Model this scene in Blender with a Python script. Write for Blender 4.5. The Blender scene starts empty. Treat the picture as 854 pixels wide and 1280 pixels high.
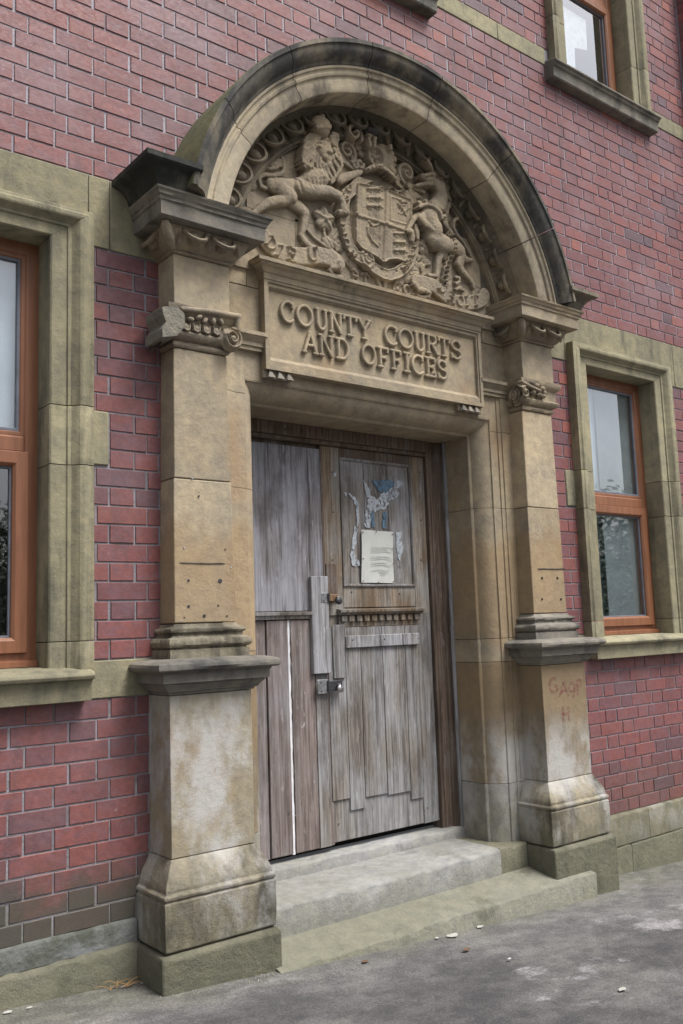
import bpy, bmesh, math, random
import numpy as np
from mathutils import Matrix, Vector
random.seed(7); np.random.seed(7)
SC = bpy.context.scene; COL = SC.collection
PI = math.pi

# ------------------------------------------------------------------ camera
CAM = dict(f=1140.03, yaw=.6733, pit=.1252, rol=-.0347, c=np.array([-3.0421, -3.4665, 1.6002]))
def cam_axes():
    y, p, r = CAM['yaw'], CAM['pit'], CAM['rol']
    fw = np.array([math.sin(y)*math.cos(p), math.cos(y)*math.cos(p), math.sin(p)])
    r0 = np.array([math.cos(y), -math.sin(y), 0.]); u0 = np.cross(r0, fw)
    return math.cos(r)*r0+math.sin(r)*u0, -math.sin(r)*r0+math.cos(r)*u0, fw
RR, UU, FF = cam_axes()
cd = bpy.data.cameras.new('camera'); cam = bpy.data.objects.new('camera', cd); COL.objects.link(cam)
cd.sensor_fit = 'VERTICAL'; cd.sensor_height = 24; cd.lens = CAM['f']/1280*24; cd.clip_start = .05; cd.clip_end = 500
m = Matrix.Identity(4)
for i in range(3):
    m[i][0] = RR[i]; m[i][1] = UU[i]; m[i][2] = -FF[i]; m[i][3] = CAM['c'][i]
cam.matrix_world = m; SC.camera = cam

def W(u, v, y=0.):            # a pixel of the photograph to a point (x, z) on the wall-parallel plane at depth y
    d = FF+RR*(u-427)/CAM['f']-UU*(v-640)/CAM['f']; t = (y-CAM['c'][1])/d[1]
    q = CAM['c']+t*d; return float(q[0]), float(q[2])
def proj(x, y, z):
    d = np.array([x, y, z])-CAM['c']; w = d@FF
    return 427+CAM['f']*(d@RR)/w, 640-CAM['f']*(d@UU)/w

# ------------------------------------------------------------------ light
SUN_EL, SUN_AZ = math.radians(60), math.radians(152)     # azimuth clockwise from +y
world = bpy.data.worlds.new('World'); SC.world = world; world.use_nodes = True
nt = world.node_tree; nt.nodes.clear()
sky = nt.nodes.new('ShaderNodeTexSky'); sky.sky_type = 'NISHITA'; sky.sun_disc = False
sky.sun_elevation = SUN_EL; sky.sun_rotation = SUN_AZ; sky.air_density = 1.0; sky.dust_density = 5.0; sky.ozone_density = 1.0
hs = nt.nodes.new('ShaderNodeHueSaturation'); hs.inputs['Saturation'].default_value = .5
bg = nt.nodes.new('ShaderNodeBackground'); bg.inputs['Strength'].default_value = .088
wo = nt.nodes.new('ShaderNodeOutputWorld')
nt.links.new(sky.outputs[0], hs.inputs['Color']); nt.links.new(hs.outputs[0], bg.inputs[0]); nt.links.new(bg.outputs[0], wo.inputs[0])
sl = bpy.data.lights.new('sun', 'SUN'); sl.energy = 2.0; sl.angle = math.radians(26); sl.color = (1, .985, .965)
so = bpy.data.objects.new('sun', sl); COL.objects.link(so)
sd = Vector((math.sin(SUN_AZ)*math.cos(SUN_EL), math.cos(SUN_AZ)*math.cos(SUN_EL), math.sin(SUN_EL)))
so.rotation_euler = sd.to_track_quat('Z', 'Y').to_euler()
SC.view_settings.view_transform = 'Standard'; SC.view_settings.look = 'None'; SC.view_settings.gamma = 1
SC.view_settings.exposure = 1.02

# ------------------------------------------------------------------ materials
class NT:
    def __init__(s, name):
        s.m = bpy.data.materials.new(name); s.m.use_nodes = True; s.t = s.m.node_tree; s.t.nodes.clear()
        s.o = s.n('ShaderNodeOutputMaterial'); s.b = s.n('ShaderNodeBsdfPrincipled'); s.l(s.b.outputs[0], s.o.inputs[0])
        s.pos = s.n('ShaderNodeNewGeometry').outputs['Position']
    def n(s, t): return s.t.nodes.new(t)
    def l(s, a, b): s.t.links.new(a, b)
    def put(s, sock, v):
        if isinstance(v, bpy.types.NodeSocket): s.l(v, sock)
        elif hasattr(sock.default_value, '__len__'):
            sock.default_value = tuple(v)+(1,)*(len(sock.default_value)-len(v)) if hasattr(v, '__len__') else (v,)*len(sock.default_value)
        else: sock.default_value = v
    def vec(s, v, sc, off=(0, 0, 0)):
        n = s.n('ShaderNodeMapping'); s.l(v, n.inputs[0]); n.inputs['Scale'].default_value = sc; n.inputs['Location'].default_value = off; return n.outputs[0]
    def noise(s, sc, vec=None, det=4, rough=.55, dist=0):
        n = s.n('ShaderNodeTexNoise'); s.l(vec or s.pos, n.inputs['Vector']); n.inputs['Scale'].default_value = sc
        n.inputs['Detail'].default_value = det; n.inputs['Roughness'].default_value = rough; n.inputs['Distortion'].default_value = dist
        return n.outputs['Fac']
    def ramp(s, f, a, b, lo=0., hi=1.):
        n = s.n('ShaderNodeMapRange'); n.interpolation_type = 'SMOOTHSTEP'; s.put(n.inputs['Value'], f)
        n.inputs['From Min'].default_value = a; n.inputs['From Max'].default_value = b
        n.inputs['To Min'].default_value = lo; n.inputs['To Max'].default_value = hi; return n.outputs[0]
    def math(s, op, a, b=0.):
        n = s.n('ShaderNodeMath'); n.operation = op; s.put(n.inputs[0], a); s.put(n.inputs[1], b); return n.outputs[0]
    def mix(s, f, a, b, mode='MIX'):
        n = s.n('ShaderNodeMix'); n.data_type = 'RGBA'; n.blend_type = mode
        s.put(n.inputs[0], f); s.put(n.inputs[6], a); s.put(n.inputs[7], b); return n.outputs[2]
    def sep(s, v, i):
        n = s.n('ShaderNodeSeparateXYZ'); s.l(v, n.inputs[0]); return n.outputs[i]
    def bump(s, h, st, dist=.01, prev=None):
        n = s.n('ShaderNodeBump'); n.inputs['Strength'].default_value = st; n.inputs['Distance'].default_value = dist
        s.l(h, n.inputs['Height'])
        if prev: s.l(prev, n.inputs['Normal'])
        return n.outputs[0]
    def done(s, col, rough=.85, nrm=None, spec=.3):
        s.put(s.b.inputs['Base Color'], col); s.put(s.b.inputs['Roughness'], rough); s.b.inputs['Specular IOR Level'].default_value = spec
        if nrm: s.l(nrm, s.b.inputs['Normal'])
        return s.m

def stone(name, base=(.40, .325, .20), alt=(.30, .255, .175), dark=(.055, .048, .04), dk=.56, streak=1., green=None, lime=None, rust=.0, grain=.5, rnd=.16, bands=()):
    gr_ = lambda q, k=.05: tuple(v*(1-k)+k*(.3*q[0]+.59*q[1]+.11*q[2]) for v in q)
    base, alt = gr_(base), gr_(alt)
    t = NT(name)
    big = t.noise(1.7, det=6, rough=.6)
    c = t.mix(t.ramp(big, .35, .66), base, alt)
    oi = t.n('ShaderNodeObjectInfo').outputs['Random']
    c = t.mix(1., c, t.ramp(oi, 0, 1, 1-rnd, 1+rnd*.6), 'MULTIPLY')
    mot = t.noise(17, det=6, rough=.68); c = t.mix(.9, c, t.mix(t.ramp(mot, .28, .72), (.74, .74, .77), (1.14, 1.12, 1.06)), 'MULTIPLY')
    if rust:
        rn = t.noise(2.6, t.vec(t.pos, (1, 1, .7), (5, 2, 9)), 5); c = t.mix(t.math('MULTIPLY', t.ramp(rn, .5, .72), rust), c, (.29, .175, .085))
    sv = t.noise(1., t.vec(t.pos, (9, 9, 1.1), (3, 1, 7)), 6, .62)
    bl = t.noise(3.3, t.vec(t.pos, (1, 1, .8), (11, 4, 2)), 7, .66)
    comb = t.math('ADD', t.math('MULTIPLY', sv, .5*streak), t.math('MULTIPLY', bl, 1-.5*streak))
    c = t.mix(t.ramp(comb, dk, dk+.17, 0, .86), c, dark)
    pit = t.noise(75, det=5, rough=.75); c = t.mix(t.ramp(pit, .62, .76, 0, .45), c, tuple(.42*v for v in alt))
    z = t.sep(t.pos, 2)
    for (za, zb, colr, am, sd) in bands:
        bn = t.noise(1., t.vec(t.pos, (7, 7, 2.2), (sd, sd*2, 1)), 6, .6); zz = t.math('ADD', z, t.math('MULTIPLY', bn, .5))
        f = t.math('MULTIPLY', t.math('MULTIPLY', t.ramp(zz, za+.20, za+.32), t.ramp(zz, zb+.34, zb+.20)), am); c = t.mix(f, c, colr)
    if lime:
        z0, z1, am = lime
        ln = t.noise(4.2, t.vec(t.pos, (1, 1, .6), (1, 8, 3)), 7, .66)
        f = t.math('MULTIPLY', t.math('MULTIPLY', t.ramp(ln, .42, .62), am), t.math('MULTIPLY', t.ramp(z, z0-.12, z0+.05), t.ramp(z, z1+.2, z1-.1)))
        c = t.mix(f, c, (.46, .455, .44))
    if green:
        zt, am = green
        gn = t.noise(5.5, det=7, rough=.65)
        f = t.math('MULTIPLY', t.ramp(t.math('ADD', z, t.math('MULTIPLY', gn, -.5)), zt-.16, zt-.38), am)
        c = t.mix(f, c, t.mix(t.noise(9, det=4), (.075, .08, .045), (.135, .13, .08)))
    g = t.noise(260, det=3); h = t.noise(28, det=7, rough=.7)
    nr = t.bump(g, .4*grain, .004); nr = t.bump(pit, .5*grain, .006, nr); nr = t.bump(h, .8*grain, .014, nr)
    return t.done(c, t.ramp(mot, .3, .7, .78, .95), nr, .25)

M = {}
M['stone'] = stone('sandstone', base=(.38, .31, .21), alt=(.285, .245, .18), rust=.30, dk=.55)
M['stone_face'] = stone('sandstone_ashlar', base=(.43, .345, .225), alt=(.32, .275, .20), rust=.5, dk=.585, bands=((1.50, 2.05, (.27, .175, .085), .45, 3),))
M['stone_dark'] = stone('sandstone_sooted_shaded', base=(.27, .245, .20), alt=(.17, .16, .14), dark=(.045, .046, .045), dk=.47, streak=.9, rnd=.1)
M['stone_soot'] = stone('sandstone_soot', base=(.13, .125, .10), alt=(.07, .074, .062), dark=(.022, .025, .024), dk=.36, streak=.9, rnd=.1)
M['moss'] = stone('mossy_flank', base=(.17, .165, .085), alt=(.115, .12, .07), dark=(.035, .04, .028), dk=.5, rnd=.1)
M['stone_black'] = stone('sandstone_black_crust', base=(.23, .195, .14), alt=(.10, .10, .088), dark=(.028, .030, .033), dk=.41, streak=.7, rnd=.1)
M['stone_arch'] = stone('sandstone_archivolt', base=(.45, .385, .275), alt=(.33, .285, .21), dark=(.07, .062, .05), dk=.50, streak=.6)
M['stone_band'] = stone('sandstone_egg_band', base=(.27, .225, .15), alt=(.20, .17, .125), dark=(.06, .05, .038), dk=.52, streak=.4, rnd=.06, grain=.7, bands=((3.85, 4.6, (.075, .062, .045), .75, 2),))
M['stone_carved'] = stone('sandstone_carved', base=(.345, .28, .19), alt=(.26, .22, .165), dark=(.085, .07, .052), dk=.54, streak=.4, rnd=.06, grain=.7)
M['stone_olive'] = stone('sandstone_olive', base=(.32, .29, .185), alt=(.24, .222, .15), dark=(.085, .085, .065), dk=.50, streak=1.1)
M['stone_die'] = stone('sandstone_limewashed', base=(.30, .25, .165), alt=(.25, .225, .165), rust=.45, dk=.62, lime=(.7, 1.3, .8))
M['stone_die2'] = stone('sandstone_brown', base=(.34, .28, .185), alt=(.26, .225, .16), rust=.6, dk=.57, lime=(.6, .95, .75), bands=((1.02, 1.42, (.20, .13, .065), .6, 5), (.70, 1.02, (.13, .11, .085), .5, 8)))
M['stone_plinth'] = stone('sandstone_damp', base=(.33, .29, .205), alt=(.20, .18, .135), dark=(.045, .04, .03), dk=.455, green=(.50, .55), lime=(.3, .8, .65), streak=.9, grain=.7)
M['stone_sub'] = stone('sandstone_subbase', base=(.235, .222, .17), alt=(.165, .158, .125), dark=(.04, .038, .03), dk=.50, green=(.50, .5), streak=.6, grain=1.)
M['stone_jamb_low'] = stone('sandstone_jamb_foot', base=(.30, .285, .235), alt=(.22, .21, .175), dark=(.06, .056, .045), dk=.51, lime=(.4, 1.1, .55))
M['step'] = stone('step_stone', base=(.27, .268, .25), alt=(.335, .337, .335), dark=(.09, .088, .07), dk=.56, streak=.2, green=(.40, .4), grain=.8)
M['step_green'] = stone('step_stone_mossy', base=(.265, .26, .205), alt=(.31, .305, .26), dark=(.08, .078, .06), dk=.56, streak=.2, green=(.45, .35), grain=.9)
M['fresh_break'] = stone('broken_stone', base=(.31, .29, .235), alt=(.25, .235, .19), dk=.66, grain=1.2)

def brickmat():
    t = NT('glazed_red_brick')
    at = t.n('ShaderNodeAttribute'); at.attribute_name = 'tone'; tone = t.sep(at.outputs['Vector'], 0); hue = t.sep(at.outputs['Vector'], 1)
    c = t.mix(tone, (.145, .062, .064), (.25, .090, .076))
    sr = t.noise(1., t.vec(t.pos, (5, 5, .8), (7, 1, 4)), 6, .65)
    wb = t.noise(13, t.vec(t.pos, (.8, 1, 1.4), (2, 2, 2)), 6, .68); c = t.mix(t.ramp(wb, .42, .68, 0, .55), c, (.17, .105, .125))
    wb2 = t.noise(24, det=6, rough=.72); c = t.mix(t.ramp(wb2, .56, .72, 0, .45), c, (.34, .15, .11))
    c = t.mix(t.ramp(hue, .86, 1.06), c, (.105, .078, .09))
    c = t.mix(t.ramp(hue, .22, -.1), c, (.30, .105, .075))
    c = t.mix(.8, c, t.mix(t.ramp(t.noise(38, det=6, rough=.7), .3, .7), (.72, .72, .78), (1.15, 1.1, 1.1)), 'MULTIPLY')
    z = t.sep(t.pos, 2)
    bl = t.noise(2.2, det=6, rough=.62)
    c = t.mix(t.math('MULTIPLY', t.ramp(bl, .44, .72), t.ramp(z, 3.0, 3.7, .3, .6)), c, (.235, .155, .17))
    ef = t.noise(21, t.vec(t.pos, (1, 1, .8), (4, 4, 4)), 6, .7)
    c = t.mix(t.ramp(ef, .64, .76, 0, .5), c, (.5, .46, .46))
    gn = t.noise(4.5, det=6, rough=.65); x = t.sep(t.pos, 0)
    low = t.ramp(t.math('ADD', z, t.math('MULTIPLY', gn, -.45)), .56, .36)
    c = t.mix(t.math('MULTIPLY', low, t.ramp(x, 0, -1, .25, .85)), c, (.062, .066, .050))
    c = t.mix(t.ramp(sr, .52, .70, 0, .5), c, (.075, .055, .06))
    nr = t.bump(t.noise(160, det=4), .3, .003); nr = t.bump(t.noise(22, det=5), .28, .008, nr)
    return t.done(c, t.ramp(t.noise(50), .3, .7, .4, .65), nr, .4)
M['brick'] = brickmat()
def mortar():
    t = NT('lime_mortar'); c = t.mix(t.ramp(t.noise(5, det=6), .35, .65), (.19, .178, .19), (.285, .27, .29))
    c = t.mix(t.ramp(t.noise(22, det=5), .52, .7), c, (.16, .145, .14))
    z = t.sep(t.pos, 2)
    c = t.mix(t.ramp(z, 3.2, 3.8, 0, .6), c, (.46, .44, .48))
    c = t.mix(t.ramp(t.math('ADD', z, t.math('MULTIPLY', t.noise(4.5, det=6), -.4)), .45, .25, 0, .8), c, (.16, .165, .12))
    return t.done(c, .95, t.bump(t.noise(120, det=4), .6, .006), .15)
M['mortar'] = mortar()
def render_mat():
    t = NT('cement_render'); c = t.mix(t.ramp(t.noise(6, det=7, rough=.65), .38, .62), (.075, .08, .065), (.145, .15, .14))
    c = t.mix(t.ramp(t.noise(11, t.vec(t.pos, (.6, 1, 1.6)), 6), .52, .72, 0, .55), c, (.24, .25, .26))
    return t.done(c, .92, t.bump(t.noise(60, det=6), .6, .01), .2)
M['render'] = render_mat()
def wood(name, a, b, grey=(.30, .295, .30), gf=.5, white=0., dark=.5, sat=1.):
    t = NT(name); off = (len(name), 0, 3)
    gr = t.noise(1., t.vec(t.pos, (70, 40, 2.6), off), 7, .66, .6)
    c = t.mix(t.ramp(gr, .34, .66), tuple(.72*v for v in a), b)
    bg_ = t.noise(3.4, t.vec(t.pos, (1.6, 1, .7), off), 6, .62)
    c = t.mix(t.ramp(bg_, gf-.12, gf+.14), c, t.mix(t.ramp(gr, .3, .72), tuple(.55*g for g in grey), grey))
    dn = t.noise(1., t.vec(t.pos, (26, 20, 1.3), (9, 1, 1)), 6, .7)
    c = t.mix(t.ramp(dn, .52, .66, 0, dark), c, (.045, .035, .03))
    st_ = t.noise(2.1, t.vec(t.pos, (1.8, 1, .9), (off[0]+3, 2, 2)), 7, .68); c = t.mix(t.ramp(st_, .50, .70, 0, .6), c, tuple(.45*v for v in a)); fl = t.noise(1., t.vec(t.pos, (55, 30, 9), (1, 1, off[0])), 6, .75); c = t.mix(t.ramp(fl, .56, .70, 0, .5), c, tuple(min(1, 1.35*v) for v in grey))
    kn = t.noise(9, t.vec(t.pos, (1.5, 1, 1), (2, 6, 8)), 4); c = t.mix(t.ramp(kn, .68, .76, 0, .7), c, (.05, .035, .025))
    if white:
        wn = t.noise(1., t.vec(t.pos, (42, 10, 17), (1, 4, 2)), 6, .7, .8); c = t.mix(t.ramp(wn, .73-white, .80-white, 0, .7), c, (.55, .55, .56))
    oi = t.n('ShaderNodeObjectInfo').outputs['Random']; c = t.mix(1., c, t.ramp(oi, 0, 1, .93, 1.06), 'MULTIPLY')
    nr = t.bump(gr, .55, .006); nr = t.bump(t.noise(140, det=3), .2, .003, nr)
    return t.done(c, .82, nr, .25)
M['ply'] = wood('weathered_plywood', (.15, .135, .135), (.27, .255, .265), (.36, .36, .39), .47, .05, .75)
M['oak'] = wood('weathered_oak', (.17, .12, .08), (.27, .205, .14), (.33, .315, .29), .52, .0, .5)
M['oak_grey'] = wood('grey_oak', (.14, .12, .105), (.25, .225, .195), (.33, .325, .33), .49, .03, .65)
M['oak_dark'] = wood('dark_brown_oak', (.10, .07, .052), (.165, .12, .09), (.22, .20, .185), .62, .0, .6)
M['plank'] = wood('mauve_grey_plank', (.16, .125, .115), (.235, .195, .185), (.29, .275, .28), .55, .03, .5)
M['plank_splat'] = wood('paint_splashed_plank', (.16, .125, .11), (.24, .195, .18), (.29, .275, .27), .55, .10, .5)
M['silver_wood'] = wood('silvered_batten', (.22, .21, .20), (.34, .33, .33), (.40, .40, .42), .45, .0, .8)
def plain(name, c, rough=.6, spec=.4, metal=0., nz=.15, sc=20):
    t = NT(name); n = t.noise(sc, det=5)
    cc = t.mix(t.ramp(n, .3, .7), tuple(x*(1-nz) for x in c), tuple(min(1, x*(1+nz)) for x in c)); t.b.inputs['Metallic'].default_value = metal
    return t.done(cc, rough, t.bump(t.noise(sc*5), .15, .003), spec)
M['white_paint'] = plain('white_paint', (.66, .66, .68), .5)
M['iron'] = plain('black_iron', (.06, .06, .065), .45, .5, .6, .3, 60)
M['galv'] = plain('galvanised_steel', (.33, .33, .34), .4, .5, .8, .25, 50)
M['rusty'] = plain('rusty_brass', (.22, .14, .08), .5, .5, .5, .3, 60)
M['dark'] = plain('dark_void', (.012, .012, .013), .9, .1)
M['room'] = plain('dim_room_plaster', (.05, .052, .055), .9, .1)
M['curtain'] = plain('white_net_curtain', (.50, .54, .60), .9, .1, 0, .08, 7)
M['cloth_added'] = plain('added_teal_cloth', (.07, .10, .11), .9, .1, 0, .1, 7)
M['board'] = plain('grey_board_blind', (.26, .28, .30), .8, .3, 0, .1, 6)
M['paper'] = plain('yellowed_paper', (.52, .53, .50), .8, .2, 0, .08, 9)
M['ink'] = plain('faded_ink', (.36, .36, .34), .8, .2)
def ragged(name, c, thr):
    t = NT(name); t.done(t.mix(t.ramp(t.noise(70, det=5), .3, .7), tuple(.55*v for v in c), c), .85, None, .2); tr = t.n('ShaderNodeBsdfTransparent'); mx = t.n('ShaderNodeMixShader')
    t.l(t.ramp(t.noise(34, t.vec(t.pos, (1.4, 1, .8)), 7, .75), thr, thr+.05), mx.inputs[0]); t.l(tr.outputs[0], mx.inputs[1]); t.l(t.b.outputs[0], mx.inputs[2]); t.l(mx.outputs[0], t.o.inputs[0]); return t.m
M['poster'] = ragged('torn_poster_paper', (.50, .54, .58), .41)
M['poster_blue'] = ragged('torn_poster_blue', (.15, .24, .33), .43)
M['litter_orange'] = plain('dry_stalk', (.32, .19, .08), .8)
M['litter_white'] = plain('litter_paper', (.38, .37, .34), .8)
M['litter_brown'] = plain('dead_leaf', (.12, .07, .04), .8)
M['seal'] = plain('window_gasket', (.13, .14, .17), .5)
def upvc():
    t = NT('golden_oak_frame'); g = t.noise(1., t.vec(t.pos, (40, 40, 3)), 6, .6, .4)
    c = t.mix(t.ramp(g, .25, .75), (.185, .076, .038), (.26, .112, .058))
    return t.done(c, .42, t.bump(g, .1, .002), .45)
M['frame'] = upvc()
def glass():
    t = NT('window_glass'); t.t.nodes.remove(t.b)
    fr = t.n('ShaderNodeFresnel'); fr.inputs[0].default_value = 1.5
    bf = t.n('ShaderNodeNewGeometry').outputs['Backfacing']
    f = t.math('MULTIPLY', t.math('MINIMUM', t.math('MULTIPLY', fr.outputs[0], 4.6), .9), t.math('SUBTRACT', 1., bf))
    gl = t.n('ShaderNodeBsdfGlossy'); gl.inputs['Roughness'].default_value = .015; gl.inputs['Color'].default_value = (.95, .97, 1, 1)
    nr = t.bump(t.noise(2.2, det=2), .03, .02); t.l(nr, gl.inputs['Normal'])
    tr = t.n('ShaderNodeBsdfTransparent'); tr.inputs['Color'].default_value = (.95, .98, .98, 1)
    mx = t.n('ShaderNodeMixShader'); t.l(f, mx.inputs[0]); t.l(tr.outputs[0], mx.inputs[1]); t.l(gl.outputs[0], mx.inputs[2]); t.l(mx.outputs[0], t.o.inputs[0])
    return t.m
M['glass'] = glass()
def spray():
    t = NT('faded_red_spray'); tr = t.n('ShaderNodeBsdfTransparent'); mx = t.n('ShaderNodeMixShader')
    t.done((.25, .075, .08), .8)
    t.l(t.ramp(t.noise(45, det=4), .3, .7, .05, .45), mx.inputs[0]); t.l(tr.outputs[0], mx.inputs[1]); t.l(t.b.outputs[0], mx.inputs[2]); t.l(mx.outputs[0], t.o.inputs[0])
    return t.m
M['spray'] = spray()
def asphalt():
    t = NT('pavement_asphalt')
    big = t.noise(1.1, t.vec(t.pos, (1, 1.6, 1)), 6, .6)
    c = t.mix(t.ramp(big, .40, .60), (.075, .074, .075), (.118, .116, .112))
    dust = t.noise(2.1, t.vec(t.pos, (1.1, 1.9, 1), (3, 3, 0)), 7, .68)
    c = t.mix(t.ramp(dust, .565, .66, 0, .75), c, (.27, .265, .27))
    y = t.sep(t.pos, 1)
    edge = t.math('ADD', y, t.math('MULTIPLY', t.noise(2.5, det=5), .9))
    c = t.mix(t.ramp(edge, -.35, .05, 0, .5), c, (.15, .148, .145))
    c = t.mix(t.ramp(t.math('ADD', y, t.math('MULTIPLY', t.noise(5, det=6), .5)), -.22, .12, 0, .45), c, (.13, .13, .09))
    cr_ = t.noise(5.5, t.vec(t.pos, (1, 1.5, 1)), 7, .7); c = t.mix(.7, c, t.mix(t.ramp(cr_, .38, .64), (.62, .62, .64), (1.3, 1.28, 1.26)), 'MULTIPLY')
    c = t.mix(.9, c, t.mix(t.ramp(t.noise(120, det=6, rough=.85), .3, .72), (.45, .45, .47), (1.6, 1.57, 1.55)), 'MULTIPLY')
    vo = t.n('ShaderNodeTexVoronoi'); vo.inputs['Scale'].default_value = 95; t.l(t.pos, vo.inputs['Vector'])
    nr = t.bump(vo.outputs['Distance'], .5, .004); nr = t.bump(t.noise(14, det=5), .3, .015, nr)
    return t.done(c, .88, nr, .3)
M['asphalt'] = asphalt()
M['leaf'] = plain('tree_leaf', (.12, .16, .11), .7, .3, 0, .4, 3)
M['bark'] = plain('tree_bark', (.09, .07, .05), .9, .2)

# ------------------------------------------------------------------ mesh helpers
class MB:
    def __init__(s): s.v = []; s.f = []
    def add(s, vs, fs):
        o = len(s.v); s.v += [tuple(map(float, p)) for p in vs]; s.f += [tuple(i+o for i in f) for f in fs]; return s
    def box(s, x0, x1, y0, y1, z0, z1):
        x0, x1 = min(x0, x1), max(x0, x1)
        return s.add([(x, y, z) for z in (z0, z1) for y in (y0, y1) for x in (x0, x1)],
                     [(0, 2, 3, 1), (4, 5, 7, 6), (0, 1, 5, 4), (2, 6, 7, 3), (0, 4, 6, 2), (1, 3, 7, 5)])
    def hexa(s, b, t):      # two quads of points
        return s.add(list(b)+list(t), [(3, 2, 1, 0), (4, 5, 6, 7), (0, 1, 5, 4), (1, 2, 6, 5), (2, 3, 7, 6), (3, 0, 4, 7)])
    def loft(s, rings, closed=True, caps=True):
        n = len(rings[0]); vs = [p for r in rings for p in r]; fs = []
        for i in range(len(rings)-1):
            for j in range(n if closed else n-1):
                k = (j+1) % n; fs.append((i*n+j, i*n+k, (i+1)*n+k, (i+1)*n+j))
        if caps: fs += [tuple(range(n))[::-1], tuple((len(rings)-1)*n+j for j in range(n))]
        return s.add(vs, fs)
    def ring(s, prof, x0, x1, yf, yb=.05):   # moulding wrapped round three sides of a pier
        x0, x1 = min(x0, x1), max(x0, x1); rn = random.Random(int((x0*31+yf*77+prof[0][1]*13)*1000)); amp = .0016
        nf, ns = 14, 6; rings = []
        ch = [[rn.uniform(-1, 1) if rn.random() > .12 else rn.uniform(1, 3.2) for _ in range(nf+2*ns+1)] for _ in prof]
        for k, (o, z) in enumerate(prof):
            lo = z <= prof[0][1]+1e-6 or z >= prof[-1][1]-1e-6; c = lambda i: 0 if lo else amp*ch[k][i]
            R = [(x0-o+c(i), yb+(yf-o-yb)*i/ns, z+(0 if lo else .3*c(i))) for i in range(ns)]
            R += [(x0-o+(x1-x0+2*o)*i/nf, yf-o+c(ns+i), z+(0 if lo else .3*c(ns+i))) for i in range(nf+1)]
            R += [(x1+o-c(ns+nf+i), yf-o+(yb-yf+o)*i/ns, z) for i in range(1, ns+1)]
            rings.append(R)
        return s.loft(rings)
    def tube(s, pts, r, n=8):
        pts = [Vector(p) for p in pts]; rings = []
        for i, p in enumerate(pts):
            d = (pts[min(i+1, len(pts)-1)]-pts[max(i-1, 0)]).normalized()
            a = d.orthogonal().normalized() if abs(d.y) > .9 else d.cross(Vector((0, 1, 0))).normalized(); b = d.cross(a)
            rr = r[i] if hasattr(r, '__len__') else r
            rings.append([tuple(p+a*math.cos(2*PI*k/n)*rr+b*math.sin(2*PI*k/n)*rr) for k in range(n)])
        return s.loft(rings)
    def ball(s, c, rx, ry, rz, n=10, m_=6, rot=0.):
        rings = []
        for i in range(m_+1):
            a = -PI/2+PI*i/m_; q = max(math.cos(a), .02)
            ring = []
            for k in range(n):
                x, y, z = rx*q*math.cos(2*PI*k/n), ry*q*math.sin(2*PI*k/n), rz*math.sin(a)
                ring.append((c[0]+x*math.cos(rot)-z*math.sin(rot), c[1]+y, c[2]+x*math.sin(rot)+z*math.cos(rot)))
            rings.append(ring)
        return s.loft(rings)
    def mesh(s, name, mat, smooth=35):
        me = bpy.data.meshes.new(name); me.from_pydata(s.v, [], s.f)
        bm = bmesh.new(); bm.from_mesh(me); bmesh.ops.recalc_face_normals(bm, faces=bm.faces); bm.to_mesh(me); bm.free()
        me.materials.append(M[mat] if isinstance(mat, str) else mat)
        if smooth: me.shade_smooth(); me.set_sharp_from_angle(angle=math.radians(smooth))
        return me
    def build(s, name, mat, parent=None, smooth=35, bevel=0., label=None):
        o = bpy.data.objects.new(name, s.mesh(name, mat, smooth)); COL.objects.link(o)
        if parent: o.parent = parent
        if bevel:
            b = o.modifiers.new('bevel', 'BEVEL'); b.width = bevel; b.segments = 2; b.limit_method = 'ANGLE'; b.harden_normals = False
        if label: o['label'] = label
        return o
def empty(name, label, cat, group=None, kind=None):
    o = bpy.data.objects.new(name, None); COL.objects.link(o); tag(o, label, cat, group, kind); return o
def tag(o, label=None, cat=None, group=None, kind=None):
    if label: o['label'] = label
    if cat: o['category'] = cat
    if group: o['group'] = group
    if kind: o['kind'] = kind
    return o
def place(root, loc):                     # put an Empty's origin somewhere without moving its parts
    root.location = loc
    for ch in root.children: ch.matrix_parent_inverse = Matrix.Translation(-Vector(loc))
def roughen(mb, amp, seed=0):
    rnd = random.Random(seed); mb.v = [(x+rnd.uniform(-amp, amp), y+rnd.uniform(-amp, amp), z+rnd.uniform(-amp, amp)) for x, y, z in mb.v]; return mb
def slab(mb, x0, x1, y0, y1, z0, z1, nx=14, wear=.006, seed=1):   # a stone block with a worn, slightly uneven front top edge
    rnd = random.Random(seed); rings = []
    for i in range(nx+1):
        x = x0+(x1-x0)*i/nx; w = wear*(.3+rnd.random()); dz = rnd.uniform(-.3, .3)*wear
        rings.append([(x, y1, z0), (x, y0, z0), (x, y0, z1-w*1.3), (x, y0+w*.35, z1-w*.5+dz), (x, y0+w*1.4, z1+dz), (x, y1, z1)])
    return mb.loft(rings)

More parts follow.
